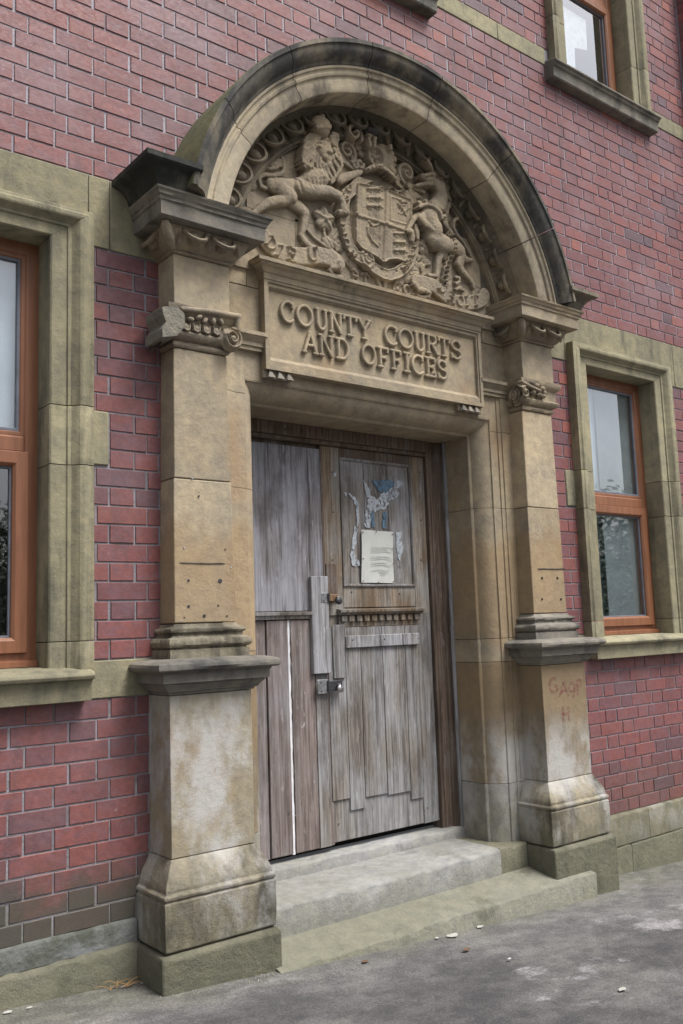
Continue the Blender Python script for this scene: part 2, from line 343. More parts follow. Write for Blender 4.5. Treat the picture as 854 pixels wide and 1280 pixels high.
# height-field relief carving ------------------------------------------------
class HF:
    def __init__(s, x0, x1, z0, z1, res=.004, y0=-.02):
        s.res = res; s.x0 = x0; s.z0 = z0; s.y0 = y0
        s.hs = 1.; s.nx = int((x1-x0)/res)+2; s.nz = int((z1-z0)/res)+2; s.H = np.full((s.nz, s.nx), -9.)
    def win(s, xa, xb, za, zb):
        i0 = max(0, int((xa-s.x0)/s.res)); i1 = min(s.nx, int((xb-s.x0)/s.res)+2)
        j0 = max(0, int((za-s.z0)/s.res)); j1 = min(s.nz, int((zb-s.z0)/s.res)+2)
        if i1 <= i0 or j1 <= j0: return None
        X, Z = np.meshgrid(s.x0+np.arange(i0, i1)*s.res, s.z0+np.arange(j0, j1)*s.res); return slice(j0, j1), slice(i0, i1), X, Z
    def put(s, J, I, val, mask, k=.006):
        A = s.H[J, I]; both = mask & (A > -5)
        h = np.clip(.5+.5*(val-A)/k, 0, 1); sm = A*(1-h)+val*h+k*h*(1-h)
        R = np.where(both, sm, np.where(mask, val, A)); s.H[J, I] = R
    def seg(s, a, b, flat=False, dome=1., op=None, bev=.006):
        x0, z0, r0, h0 = a; x1, z1, r1, h1 = b; r = max(r0, r1)
        w = s.win(min(x0, x1)-r, max(x0, x1)+r, min(z0, z1)-r, max(z0, z1)+r)
        if w is None: return
        J, I, X, Z = w; dx, dz = x1-x0, z1-z0; L = dx*dx+dz*dz+1e-12
        t = np.clip(((X-x0)*dx+(Z-z0)*dz)/L, 0, 1); d = np.hypot(X-x0-t*dx, Z-z0-t*dz); rr = r0+(r1-r0)*t; hh = h0+(h1-h0)*t
        mk = d < rr
        if op == 'cut':
            A = s.H[J, I]; s.H[J, I] = np.where(mk & (A > -5), A-hh*(1-(d/rr)**2)**1, A); return
        if op == 'add':
            A = s.H[J, I]; s.H[J, I] = np.where(mk & (A > -5), np.maximum(A, -9)+0*A, A); return
        val = hh+np.minimum((rr-d)/bev, 1)*bev if flat else hh+dome*np.sqrt(np.maximum(rr*rr-d*d, 0))
        s.put(J, I, val, mk, .002 if flat else .004)
    def chain(s, pts, **k):
        for a, b in zip(pts[:-1], pts[1:]): s.seg(a, b, **k)
    def cut(s, pts):
        # each groove carved once, using the distance to the whole polyline
        xs = [p[0] for p in pts]; zs = [p[1] for p in pts]; r = max(p[2] for p in pts)
        w = s.win(min(xs)-r, max(xs)+r, min(zs)-r, max(zs)+r)
        if w is None: return
        J, I, X, Z = w; best = np.zeros_like(X)
        for a, b in zip(pts[:-1], pts[1:]):
            dx, dz = b[0]-a[0], b[1]-a[1]; t = np.clip(((X-a[0])*dx+(Z-a[1])*dz)/(dx*dx+dz*dz+1e-12), 0, 1)
            d = np.hypot(X-a[0]-t*dx, Z-a[1]-t*dz); rr = a[2]+(b[2]-a[2])*t; hh = a[3]+(b[3]-a[3])*t
            best = np.maximum(best, np.where(d < rr, hh*(1-(d/rr)**2), 0))
        A = s.H[J, I]; s.H[J, I] = np.where(A > -5, A-best, A)
    def bump(s, pts):
        s_ = [(p[0], p[1], p[2], -p[3]) for p in pts]; s.cut(s_) if False else s._bump(pts)
    def _bump(s, pts):
        xs = [p[0] for p in pts]; zs = [p[1] for p in pts]; r = max(p[2] for p in pts)
        w = s.win(min(xs)-r, max(xs)+r, min(zs)-r, max(zs)+r)
        if w is None: return
        J, I, X, Z = w; best = np.zeros_like(X)
        for a, b in zip(pts[:-1], pts[1:]):
            dx, dz = b[0]-a[0], b[1]-a[1]; t = np.clip(((X-a[0])*dx+(Z-a[1])*dz)/(dx*dx+dz*dz+1e-12), 0, 1)
            d = np.hypot(X-a[0]-t*dx, Z-a[1]-t*dz); rr = a[2]+(b[2]-a[2])*t; hh = a[3]+(b[3]-a[3])*t
            best = np.maximum(best, np.where(d < rr, hh*np.sqrt(np.maximum(1-(d/rr)**2, 0)), 0))
        A = s.H[J, I]; s.H[J, I] = np.where(best > 0, np.where(A > -5, A+best, best), A)
    def ell(s, x, z, rx, rz, h, dome, ang=0.):
        r = max(rx, rz); w = s.win(x-r, x+r, z-r, z+r)
        if w is None: return
        J, I, X, Z = w; c, sn = math.cos(ang), math.sin(ang); a = ((X-x)*c+(Z-z)*sn)/rx; b = (-(X-x)*sn+(Z-z)*c)/rz; q = a*a+b*b
        s.put(J, I, h+dome*np.sqrt(np.maximum(1-q, 0)), q < 1)
    def poly(s, P, h, k=.002):
        xs = [p[0] for p in P]; zs = [p[1] for p in P]; w = s.win(min(xs), max(xs), min(zs), max(zs))
        if w is None: return
        J, I, X, Z = w; ins = np.zeros(X.shape, bool); n = len(P)
        for i in range(n):
            (xa, za), (xb, zb) = P[i], P[(i+1) % n]
            if za == zb: continue
            c = ((za > Z) != (zb > Z)) & (X < (xb-xa)*(Z-za)/(zb-za)+xa); ins ^= c
        s.put(J, I, np.full(X.shape, h), ins, k)
    def build(s, name, mat, parent, smooth=1, base=-.012, label=None, ymap=None):
        H = s.H; Mk = H > -5; D = Mk.copy()
        D[1:] |= Mk[:-1]; D[:-1] |= Mk[1:]; D[:, 1:] |= Mk[:, :-1]; D[:, :-1] |= Mk[:, 1:]
        for _ in range(smooth):
            A = np.where(Mk, H, 0.); C = Mk.astype(float); a = A.copy()*2; c = C.copy()*2
            for ax in (0, 1):
                for sh in (1, -1): a += np.roll(A, sh, ax); c += np.roll(C, sh, ax)
            H = np.where(Mk, a/np.maximum(c, 1), H)
        E_ = np.full(D.shape, -1); jj, ii = np.nonzero(D); E_[jj, ii] = np.arange(len(jj))
        if s.hs != 1.:
            rg = np.random.RandomState(len(jj) % 9973).normal(0, 1, H.shape)
            for _ in range(2): rg = (rg+np.roll(rg, 1, 0)+np.roll(rg, 1, 1)+np.roll(rg, -1, 0)+np.roll(rg, -1, 1))/3.2
            H = H+.0011*rg
        Hh = np.where(Mk, H, base)
        co = np.stack([s.x0+ii*s.res, s.y0-Hh[jj, ii]*s.hs, s.z0+jj*s.res], 1)
        if ymap is not None: co = ymap(co)
        q = (E_[:-1, :-1], E_[:-1, 1:], E_[1:, 1:], E_[1:, :-1]); anyM = Mk[:-1, :-1] | Mk[:-1, 1:] | Mk[1:, 1:] | Mk[1:, :-1]
        ok = (q[0] >= 0) & (q[1] >= 0) & (q[2] >= 0) & (q[3] >= 0) & anyM
        F = np.stack([k[ok] for k in q], 1)
        me = bpy.data.meshes.new(name); me.from_pydata(co.tolist(), [], F.tolist()); me.materials.append(M[mat]); me.shade_smooth()
        o = bpy.data.objects.new(name, me); COL.objects.link(o); o.parent = parent
        if label: o['label'] = label
        return o

# stroke alphabet: unit height, serifed ---------------------------------------
def arc(cx, cy, rx, ry, a0, a1, n=14): return [(cx+rx*math.cos(math.radians(a0+(a1-a0)*i/n)), cy+ry*math.sin(math.radians(a0+(a1-a0)*i/n))) for i in range(n+1)]
def sf(x, y, w=.13): return [(x-w, y), (x+w, y)]
GL = {
 'A': (.9, [[(.0, 0), (.45, 1)], [(.45, 1), (.9, 0)], [(.2, .36), (.7, .36)], sf(.02, 0, .1), sf(.88, 0, .12)]),
 'B': (.7, [[(.1, 0), (.1, 1)], [(.1, 1), (.4, 1)]+arc(.4, .76, .25, .24, 90, -90)+[(.1, .52)], [(.1, .52)]+arc(.42, .26, .28, .26, 90, -90)+[(.1, 0)]]),
 'C': (.85, [arc(.5, .5, .45, .5, 48, 312, 22), [(.8, .98), (.8, .74)]]),
 'D': (.85, [[(.12, 0), (.12, 1)], [(.0, 1), (.35, 1)]+arc(.35, .5, .48, .5, 90, -90, 18)+[(.0, 0)]]),
 'E': (.7, [[(.14, 0), (.14, 1)], [(.0, 1), (.62, 1), (.62, .84)], [(.14, .52), (.5, .52)], [(.5, .62), (.5, .42)], [(.0, 0), (.66, 0), (.66, .18)]]),
 'F': (.65, [[(.14, 0), (.14, 1)], [(.0, 1), (.62, 1), (.62, .82)], [(.14, .5), (.48, .5)], [(.48, .6), (.48, .4)], sf(.14, 0)]),
 'H': (.85, [[(.12, 0), (.12, 1)], [(.73, 0), (.73, 1)], [(.12, .5), (.73, .5)], sf(.12, 0, .1), sf(.12, 1, .1), sf(.73, 0, .1), sf(.73, 1, .1)]),
 'I': (.3, [[(.15, 0), (.15, 1)], sf(.15, 0), sf(.15, 1)]),
 'L': (.65, [[(.12, 0), (.12, 1)], [(.0, 0), (.6, 0), (.6, .2)], sf(.12, 1)]),
 'M': (1., [[(.1, 0), (.14, 1)], [(.14, 1), (.5, .1)], [(.5, .1), (.86, 1)], [(.86, 1), (.9, 0)], sf(.1, 0, .1), sf(.9, 0, .1)]),
 'N': (.9, [[(.12, 0), (.12, 1)], [(.12, 1), (.78, 0)], [(.78, 0), (.78, 1)], sf(.12, 0, .11), sf(.06, 1, .08), sf(.78, 1, .12)]),
 'O': (.95, [arc(.475, .5, .45, .5, 0, 360, 28)]),
 'P': (.7, [[(.12, 0), (.12, 1)], [(.0, 1), (.4, 1)]+arc(.4, .75, .26, .25, 90, -90)+[(.12, .5)], sf(.12, 0)]),
 'Q': (.95, [arc(.475, .5, .45, .5, 0, 360, 28), [(.5, .2), (.9, -.1)]]),
 'R': (.82, [[(.12, 0), (.12, 1)], [(.0, 1), (.4, 1)]+arc(.4, .76, .26, .24, 90, -90)+[(.12, .52)], [(.36, .52), (.74, 0)], sf(.12, 0, .12), [(.7, 0), (.86, 0)]]),
 'S': (.62, [arc(.31, .75, .26, .25, 30, 270, 14)+arc(.31, .25, .28, .25, 90, -150, 14)[1:], [(.55, .96), (.55, .78)], [(.04, .24), (.04, .02)]]),
 'T': (.85, [[(.42, 0), (.42, 1)], [(.02, .82), (.02, 1), (.82, 1), (.82, .82)], sf(.42, 0, .14)]),
 'U': (.85, [[(.12, 1), (.12, .3)]+arc(.42, .3, .3, .3, 180, 360, 14)+[(.72, 1)], sf(.12, 1, .12), sf(.72, 1, .12)]),
 'V': (.85, [[(.02, 1), (.42, 0), (.82, 1)], sf(.04, 1, .1), sf(.8, 1, .1)]),
 'X': (.8, [[(.05, 0), (.75, 1)], [(.05, 1), (.75, 0)]]),
 'Y': (.85, [[(.42, 0), (.42, .48)], [(.02, 1), (.42, .48)], [(.42, .48), (.82, 1)], sf(.42, 0, .13), sf(.03, 1, .1), sf(.81, 1, .1)]),
 'G': (.85, [arc(.5, .5, .45, .5, 50, 330, 22), [(.5, .42), (.88, .42), (.88, .1)]]),
 '9': (.6, [arc(.3, .7, .26, .28, 0, 360, 18), [(.56, .7), (.5, .3), (.3, 0)]]),
}
def glyph(ch, ox, oz, size, ang=0., wide=1.):
    w, st = GL[ch]; c, s = math.cos(ang), math.sin(ang)
    return [[(ox+(x*wide*c-z*s)*size, oz+(x*wide*s+z*c)*size) for x, z in l] for l in st]
def hf_letter(hf, ch, ox, oz, size, r, h, ang=0., wide=1.):
    for l in glyph(ch, ox, oz, size, ang, wide): hf._bump([(x, z, r, h) for x, z in l])

# ================================================================== GROUND
def gz(x): return .31-.0615*(max(-12, min(12, x))+1.9)
mb = MB(); xs = [-120, -12]+[-12+i*.5 for i in range(1, 48)]+[12, 120]; ys = [-140, -30, -8, -4, -2, -1, -.5, -.2, .12, .4]
mb.add([(x, y, gz(x)+(.012*math.sin(x*1.7+y*2.1) if abs(x) < 11 and -5 < y < -.3 else 0)+.012*max(y, -6)*(1 if y < 0 else 0)) for x in xs for y in ys],
       [(i*len(ys)+j, (i+1)*len(ys)+j, (i+1)*len(ys)+j+1, i*len(ys)+j+1) for i in range(len(xs)-1) for j in range(len(ys)-1)])
tag(mb.build('pavement', 'asphalt', None, 60), kind='structure')

# ================================================================== BRICK WALL
wall = empty('brick_wall', 'red brick wall with pale joints and sandstone bands around the doorway and windows', 'wall')
XL, XR, ZT = -3.6, 4.4, 7.0
WIN = [(2.125, 0.), (-2.125, 0.)]                       # ground floor window centres
UPW = [2.15, -.095, -2.35]                               # upper floor window centres
def openings(x0, x1, z0, z1):
    rects = [(1.66, 2.60, 1.36, 3.45), (-2.60, -1.66, 1.36, 3.45), (-1.1, 1.1, .3, 3.6), (-.95, .95, 3.6, 3.9), (-.7, .7, 3.9, 4.13)]
    rects += [(c-.47, c+.47, 5.22, 7.2) for c in UPW]
    return rects
RECT = openings(0, 0, 0, 0)
mb = MB()   # mortar bed: cut up into boxes round the openings
cx = sorted(set([XL, XR]+[v for r in RECT for v in r[:2]])); cz = sorted(set([-.6, ZT]+[min(v, ZT) for r in RECT for v in r[2:]]))
for i in range(len(cx)-1):
    for j in range(len(cz)-1):
        mx_, mz_ = (cx[i]+cx[i+1])/2, (cz[j]+cz[j+1])/2
        if any(r[0] < mx_ < r[1] and r[2] < mz_ < r[3] for r in RECT): continue
        mb.box(cx[i], cx[i+1], .0036, .33, cz[j], cz[j+1])
mb.build('mortar_bed', 'mortar', wall, 0)

BCACHE = {}
def brick_verts(w, h):
    e = .0022; y0, y1, y2 = .045, .0018, -.0008
    R = lambda a, y: [(a, y, a), (w-a, y, a), (w-a, y, h-a), (a, y, h-a)]
    return R(0, y0)+R(0, y1)+R(e, y2), [(8, 9, 10, 11)]+[(k, (k+1) % 4, (k+1) % 4+4, k+4) for k in range(4)]+[(k+4, (k+1) % 4+4, (k+1) % 4+8, k+8) for k in range(4)]
bricks = []
HX, HZ = .225, .1125
def clipsegs(x0, x1, z0, z1, holes):
    segs = [(x0, x1)]
    for a, b, c, d in holes:
        if z1 <= c+.02 or z0 >= d-.02: continue
        out = []
        for s0, s1 in segs:
            if s1 <= a or s0 >= b: out.append((s0, s1)); continue
            if s0 < a: out.append((s0, a))
            if s1 > b: out.append((b, s1))
        segs = out
    return [s for s in segs if s[1]-s[0] > .03]
def lay(x0, x1, z0, n, pitch, phase, even_header=0, bond='flemish', holes=()):
    for k in range(n):
        za, zb = z0+k*pitch, z0+(k+1)*pitch; per = .3375
        odd = (k+even_header) % 2
        if bond == 'flemish':
            st = phase+(0 if odd == 0 else .16875); i = math.floor((x0-st)/per)-1; xs_ = []
            x = st+i*per
            while x < x1: xs_ += [(x, x+.225), (x+.225, x+per)]; x += per
        elif odd == 0: xs_ = [(phase+.05625+.1125*i, phase+.05625+.1125*(i+1)) for i in range(-4, 8)]
        else: xs_ = [(phase+.225*i, phase+.225*(i+1)) for i in range(-3, 5)]
        for a, b in xs_:
            j = random.uniform(-.0025, .0025)
            a2, b2 = max(a+j, x0), min(b+j, x1)
            if b2-a2 < .03: continue
            for c, d in clipsegs(a2, b2, za, zb, holes):
                bricks.append((c+.0042, za+.0036, d-c-.0084, pitch-.0072))
# below the sill band
lay(XL, -1.26, .42, 12, .0777, -1.8807, 0)
lay(1.26, XR, .42, 12, .0777, 1.8405, 1)
# beside the windows
lay(-1.62, -1.22, 1.503, 22, .0775, -1.543, 0, 'strip', [(-1.7, -1.485, 2.285, 2.513)])
lay(1.22, 1.62, 1.503, 22, .0775, 1.318, 0, 'strip', [(1.485, 1.7, 2.285, 2.513)])
lay(2.66, XR, 1.503, 22, .0775, 2.70, 0)
lay(XL, -2.66, 1.503, 22, .0775, -2.9, 0)
# above the lintel band, clear of the arch
def arch_hole(z0, z1):
    zz = max(z0, min(z1, 3.21)); h = 1.22*1.22-(min(abs(z0-3.21), abs(z1-3.21)))**2
    return math.sqrt(h) if h > 0 else 0
for k in range(22):
    p = .07636; za = 3.525+k*p; hw = arch_hole(za, za+p); holes = [(-hw, hw, za-.1, za+p+.1)] if hw > 0 else []
    lay(XL, 3.262, za, 1, p, -1.8919, k, 'flemish', holes)
    lay(3.262, XR, za, 1, p, 3.265, k)
up = [(c-.53, c+.53, 5.3, 7.5) for c in UPW]
lay(XL, 3.262, 5.325, 21, .0773, -1.8919, 0, 'flemish', up)
lay(3.262, XR, 5.325, 21, .0773, 3.265, 0)
lay(3.262, XR, 5.205, 1, .118, 3.265, 0)

def vis_area(b):
    x, z, w, h = b; u0, v0 = proj(x, 0, z); u1, v1 = proj(x+w, 0, z+h)
    if u1 < 2 or u0 > 852 or v0 < 2 or v1 > 1278: return 0
    if abs(x+w/2) < 1.3 and z < 3.5: 
        if not (abs(x+w/2) > 1.27): return 0
    if math.hypot(x+w/2, z-3.21) < 1.28 and z > 3.4: return 0
    if x < -1.28 and x > -1.5 and z > 3.5 and z < 3.6: return 0
    return (min(u1, 854)-max(u0, 0))*abs(v1-v0)*(1 if z > 0 else 0)
order = sorted(range(len(bricks)), key=lambda i: -vis_area(bricks[i]))
single = set(order[:300])
tone_of = lambda: (random.betavariate(3.6, 3.2), random.random())
VAR = [tone_of() for _ in range(14)]
big = MB(); bigtone = []; yoff = lambda: random.uniform(-.0016, .0012)
for i, (x, z, w, h) in enumerate(bricks):
    if i in single:
        v = random.randrange(len(VAR)); key = (round(w, 3), round(h, 4), v)
        if key not in BCACHE:
            vs, fs = brick_verts(key[0], key[1]); q = MB().add(vs, fs); me = q.mesh('brick', 'brick', 0)
            at = me.attributes.new('tone', 'FLOAT_COLOR', 'FACE')
            for a in at.data: a.color = (VAR[v][0], VAR[v][1], 0, 1)
            BCACHE[key] = me
        o = bpy.data.objects.new('brick', BCACHE[key]); COL.objects.link(o); o.parent = wall
        o.location = (x, yoff(), z); o.rotation_euler = (random.uniform(-.008, .008), random.uniform(-.004, .004), random.uniform(-.004, .004))
    else:
        vs, fs = brick_verts(w, h); dy = yoff() - (.11 if x > 3.26 and z > 3.4 else 0)
        big.add([(a+x, b+dy, c+z) for a, b, c in vs], fs); t_ = tone_of(); bigtone += [t_]*len(fs)
me = big.mesh('bricks', 'brick', 0)
at = me.attributes.new('tone', 'FLOAT_COLOR', 'FACE')
at.data.foreach_set('color', np.array([(a, b, 0, 1) for a, b in bigtone], dtype=np.float32).ravel())
o = bpy.data.objects.new('bricks', me); COL.objects.link(o); o.parent = wall; o['kind'] = 'stuff'
MB().box(3.268, XR, -.105, .005, 3.53, ZT).build('pier', 'mortar', wall, 0, label='brick pier standing proud of the wall at the right')
# pier return face bricks (small, joined)
q = MB(); tn = []
for k in range(44):
    vs, fs = brick_verts(.098, .0695); 
    q.add([(3.262+b*.5, -.108+a, 3.529+k*.0764+c) for a, b, c in vs], fs); tn += [tone_of()]*len(fs)
me = q.mesh('bricks', 'brick', 0); at = me.attributes.new('tone', 'FLOAT_COLOR', 'FACE')
at.data.foreach_set('color', np.array([(a, b, 0, 1) for a, b in tn], dtype=np.float32).ravel())
o = bpy.data.objects.new('bricks', me); COL.objects.link(o); o.parent = wall; o['kind'] = 'stuff'

# stone bands: each block its own part
def band(xs_, z0, z1, mat='stone_olive', yf=-.005, name='band_stone', bev=.004):
    for a, b in zip(xs_[:-1], xs_[1:]):
        MB().box(a+.002, b-.002, yf, .03, z0, z1).build(name, mat, wall, 30, bev)
band([XL, -2.6, -1.577, -1.482, -1.2], 3.213, 3.522)
band([1.2, 1.56, 2.80, 3.6, XR], 3.213, 3.522)
band([XL, -2.95], 5.207, 5.322); band([-1.75, -.70], 5.207, 5.322); band([.50, 1.1, 1.56], 5.207, 5.322); band([2.74, 3.25], 5.207, 5.322)
band([-1.62, -1.22], 1.353, 1.50); band([1.22, 1.62], 1.353, 1.50); band([2.64, 3.2, XR], 1.353, 1.50); band([XL, -2.64], 1.353, 1.50)
MB().box(-1.60, -1.489, -.006, .03, 2.287, 2.511).build('quoin_stone', 'stone_olive', wall, 30, .006)
MB().box(1.489, 1.60, -.006, .03, 2.287, 2.511).build('quoin_stone', 'stone_olive', wall, 30, .006)
# wall foot: render and plinth courses
slab(MB(), XL, -1.38, -.014, .03, .412, .50, 30, .010, 3).build('cement_fillet', 'render', wall, 50)
for a, b, s_ in ((XL, -2.3, 4), (-2.3, -1.37, 5)):
    slab(MB(), a+.002, b-.002, -.045, .03, -.1, .412, 20, .016, s_).build('plinth_stone', 'stone_sub', wall, 50)
for a, b, s_ in ((1.30, 2.05, 6), (2.053, 3.1, 7), (3.103, XR, 8)):
    slab(MB(), a, b, -.035, .03, .245, .42, 18, .012, s_).build('plinth_stone', 'stone_plinth', wall, 50)
for a, b, s_ in ((1.30, 1.84, 9), (1.844, 2.7, 10), (2.704, XR, 11)):
    slab(MB(), a, b, -.042, .03, -.5, .238, 18, .008, s_).build('plinth_stone', 'stone_sub', wall, 50)
place(wall, (0, 0, .2))

# ================================================================== WINDOWS
def lobed(x0, x1, z0, z1, y, mat, name, parent, amp=.012):    # hanging cloth with soft folds
    n = 28; rings = []
    for i in range(n+1):
        x = x0+(x1-x0)*i/n; yy = y+amp*math.sin(i*1.35)+amp*.5*math.sin(i*2.9+1); rings.append([(x, yy, z0), (x, yy, z1), (x, yy+.004, z1), (x, yy+.004, z0)])
    return MB().loft(rings).build(name, mat, parent, 60)
def rect_frame(mb, x0, x1, z0, z1, w, y0, y1, wb=None, ch=.012):   # mitred frame with a chamfered inner edge
    wb = wb or w
    O = [(x0, z0), (x1, z0), (x1, z1), (x0, z1)]; I = [(x0+w, z0+wb), (x1-w, z0+wb), (x1-w, z1-w), (x0+w, z1-w)]
    I2 = [(x0+w-ch, z0+wb-ch), (x1-w+ch, z0+wb-ch), (x1-w+ch, z1-w+ch), (x0+w-ch, z1-w+ch)]
    for k in range(4):
        l = (k+1) % 4
        prof = lambda i: [(O[i][0], y1, O[i][1]), (O[i][0], y0, O[i][1]), (I2[i][0], y0, I2[i][1]), (I[i][0], y0+ch, I[i][1]), (I[i][0], y1, I[i][1])]
        mb.loft([prof(k), prof(l)], caps=False)
    return mb
def window(cx_, z0, z1, name_label, ground=True, bits=None, zt=None, w_out=.552, trans=2.36):
    t = empty('sash_window', name_label, 'window')
    s = cx_; zi, zo = z1, z1+.125; ai, ao = .380, w_out-.002
    # architrave profile: (distance out from opening edge, y)
    P = [(0, .20), (0, -.020), (.006, -.026), (.068, -.026), (.070, -.034), (.084, -.034), (.096, -.045), (.110, -.062), (.125, -.066), (.142, -.066), (.150, -.060), (.170, -.058), (.172, .02)]
    top = lambda o: zi+o*.73
    jts = [z0, z0+.11, z0+.80, z0+1.04, zi] if ground else [z0, z0+.34, z0+.9, zi]
    for sg in (-1, 1):
        for ja, jb in zip(jts[:-1], jts[1:]):
            last = jb == zi
            ra = [(s+sg*(ai+o), y, ja+.0015) for o, y in P]; rb = [(s+sg*(ai+o), y, (top(o) if last else jb-.0015)) for o, y in P]
            MB().loft([ra, rb]).build('jamb_stone', 'stone_olive', t, 40, .0015)
    if zi < 6.9 or ground:
        ra = [(s-(ai+o), y, top(o)) for o, y in P]; rb = [(s+(ai+o), y, top(o)) for o, y in P]
        MB().loft([ra, rb]).build('head_stone', 'stone_olive', t, 40, .0015)
    # sill: sloping top, rounded lip, fascia
    e = .535 if ground else .60; zf = z0
    sp = [(.15, zf+.02), (-.02, zf+.012), (-.085, zf-.002), (-.100, zf-.010), (-.106, zf-.02), (-.100, zf-.034), (-.078, zf-.040), (-.074, zf-.06), (-.070, zf-.118), (.05, zf-.118)]
    if not ground:
        sp = [(.15, zf+.03), (-.02, zf+.012), (-.085, zf-.006), (-.102, zf-.016), (-.102, zf-.028), (-.088, zf-.036), (-.084, zf-.048), (-.072, zf-.055), (-.068, zf-.115), (-.060, zf-.124), (.05, zf-.124)]
    mb = MB().loft([[(s-e+.003*(y > -.09), y, z) for y, z in sp], [(s+e, y, z) for y, z in sp]])
    mb.build('sill', 'stone_olive' if ground else 'stone_dark', t, 30, .003)
    # wooden outer frame, transom, sashes, glass
    yf = .105; fx0, fx1 = s-ai-.01, s+ai+.01; fz0 = z0+.015; fz1 = zi+.01
    mb = MB(); rect_frame(mb, fx0, fx1, fz0, fz1, .068, yf, yf+.07, .075); mb.build('frame', 'frame', t, 30, .002)
    MB().loft([[(x, yf-.012, fz0-.004), (x, yf-.03, fz0+.004), (x, yf-.03, fz0+.024), (x, yf-.004, fz0+.030), (x, yf+.02, fz0+.030), (x, yf+.02, fz0-.004)] for x in (fx0+.012, fx1-.012)]).build('sill_board', 'frame', t, 30)
    MB().loft([[(x, yf+.07, trans-.035), (x, yf+.012, trans-.035), (x, yf, trans-.022), (x, yf, trans+.030), (x, yf+.012, trans+.043), (x, yf+.07, trans+.043)] for x in (fx0+.066, fx1-.066)]).build('transom', 'frame', t, 30)
    low = rect_frame(MB(), fx0+.05, fx1-.05, fz0+.058, trans-.028, .060, yf-.016, yf+.04).build('sash', 'frame', t, 30, .002)
    MB().box(fx0+.105, fx1-.105, yf+.016, yf+.022, fz0+.113, trans-.083).build('glass_pane', 'glass', low, 0)
    rect_frame(MB(), fx0+.108, fx1-.108, fz0+.116, trans-.086, .010, yf+.006, yf+.0155, None, .002).build('gasket', 'seal', low, 0)
    upw = rect_frame(MB(), fx0+.064, fx1-.064, trans+.041, fz1-.064, .018, yf+.008, yf+.05, None, .006).build('upper_light', 'frame', t, 30)
    MB().box(fx0+.078, fx1-.078, yf+.024, yf+.030, trans+.055, fz1-.078).build('glass_pane', 'glass', upw, 0)
    rect_frame(MB(), fx0+.081, fx1-.081, trans+.058, fz1-.081, .012, yf+.012, yf+.0235, None, .002).build('gasket', 'seal', upw, 0)
    # room behind
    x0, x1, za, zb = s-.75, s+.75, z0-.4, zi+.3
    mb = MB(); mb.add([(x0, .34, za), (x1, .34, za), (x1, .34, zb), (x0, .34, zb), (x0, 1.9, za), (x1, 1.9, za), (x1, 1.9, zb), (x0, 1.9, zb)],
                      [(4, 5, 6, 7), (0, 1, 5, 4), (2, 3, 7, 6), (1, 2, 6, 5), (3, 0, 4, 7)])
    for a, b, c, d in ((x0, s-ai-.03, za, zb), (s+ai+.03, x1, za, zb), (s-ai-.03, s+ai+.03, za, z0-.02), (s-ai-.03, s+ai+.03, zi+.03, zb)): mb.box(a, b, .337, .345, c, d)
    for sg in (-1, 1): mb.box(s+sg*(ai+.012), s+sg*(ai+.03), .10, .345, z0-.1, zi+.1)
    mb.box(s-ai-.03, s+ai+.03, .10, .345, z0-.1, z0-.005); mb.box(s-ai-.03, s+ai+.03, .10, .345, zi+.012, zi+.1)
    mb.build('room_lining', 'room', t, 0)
    if bits: bits(t, s, z0, zi, trans)
    place(t, (s, 0, z0)); return t
def bits_right(t, s, z0, z1, tr):
    lobed(s-.40, s-.05, tr+.03, z1, .165, 'curtain', 'net_curtain', t, .006)
    MB().box(s-.075, s+.385, .150, .158, z0+.05, z1-.03).build('blind_board', 'board', t, 0)
    lobed(s-.385, s-.005, z0+.04, tr-.03, .19, 'cloth_added', 'added_cloth', t, .008)  # no real curtain: cloth added to brighten the dark lower pane
    MB().tube([(s+.335, .15, z1-.08), (s+.325, .15, z1-.10), (s+.345, .15, z1-.12)], .008, 6).build('window_catch', 'white_paint', t)
def bits_left(t, s, z0, z1, tr):
    lobed(s-.385, s+.385, tr+.03, z1-.03, .155, 'curtain', 'net_curtain', t, .005)
def bits_up(t, s, z0, z1, tr):
    P = [(-.40, z0), (-.06, z0), (-.03, z0+.10), (-.01, z0+.13), (.03, z0+.14), (-.04, z0+.22), (-.03, z0+.42), (.12, z0+.46), (.13, z0+.7), (-.40, z0+.7)]
    P = [(s+a, b) for a, b in P]; n = len(P)
    MB().add([(a, .155, b) for a, b in P]+[(a, .160, b) for a, b in P], [tuple(range(n)), tuple(range(n, 2*n))[::-1]]+[(i, (i+1) % n, (i+1) % n+n, i+n) for i in range(n)]).build('torn_sheet', 'white_paint', t, 0)
    MB().box(s+.17, s+.26, .18, .186, z0, z0+.15).build('paper_sheet', 'white_paint', t, 0)
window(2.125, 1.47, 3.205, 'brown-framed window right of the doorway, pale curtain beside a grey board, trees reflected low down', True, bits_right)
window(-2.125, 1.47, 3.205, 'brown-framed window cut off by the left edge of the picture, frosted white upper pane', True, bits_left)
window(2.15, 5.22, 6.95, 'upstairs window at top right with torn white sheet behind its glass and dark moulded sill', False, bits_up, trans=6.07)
window(-.095, 5.22, 6.95, 'upstairs window over the arch, only the dark end of its sill showing at the top edge', False, bits_up, trans=6.07)

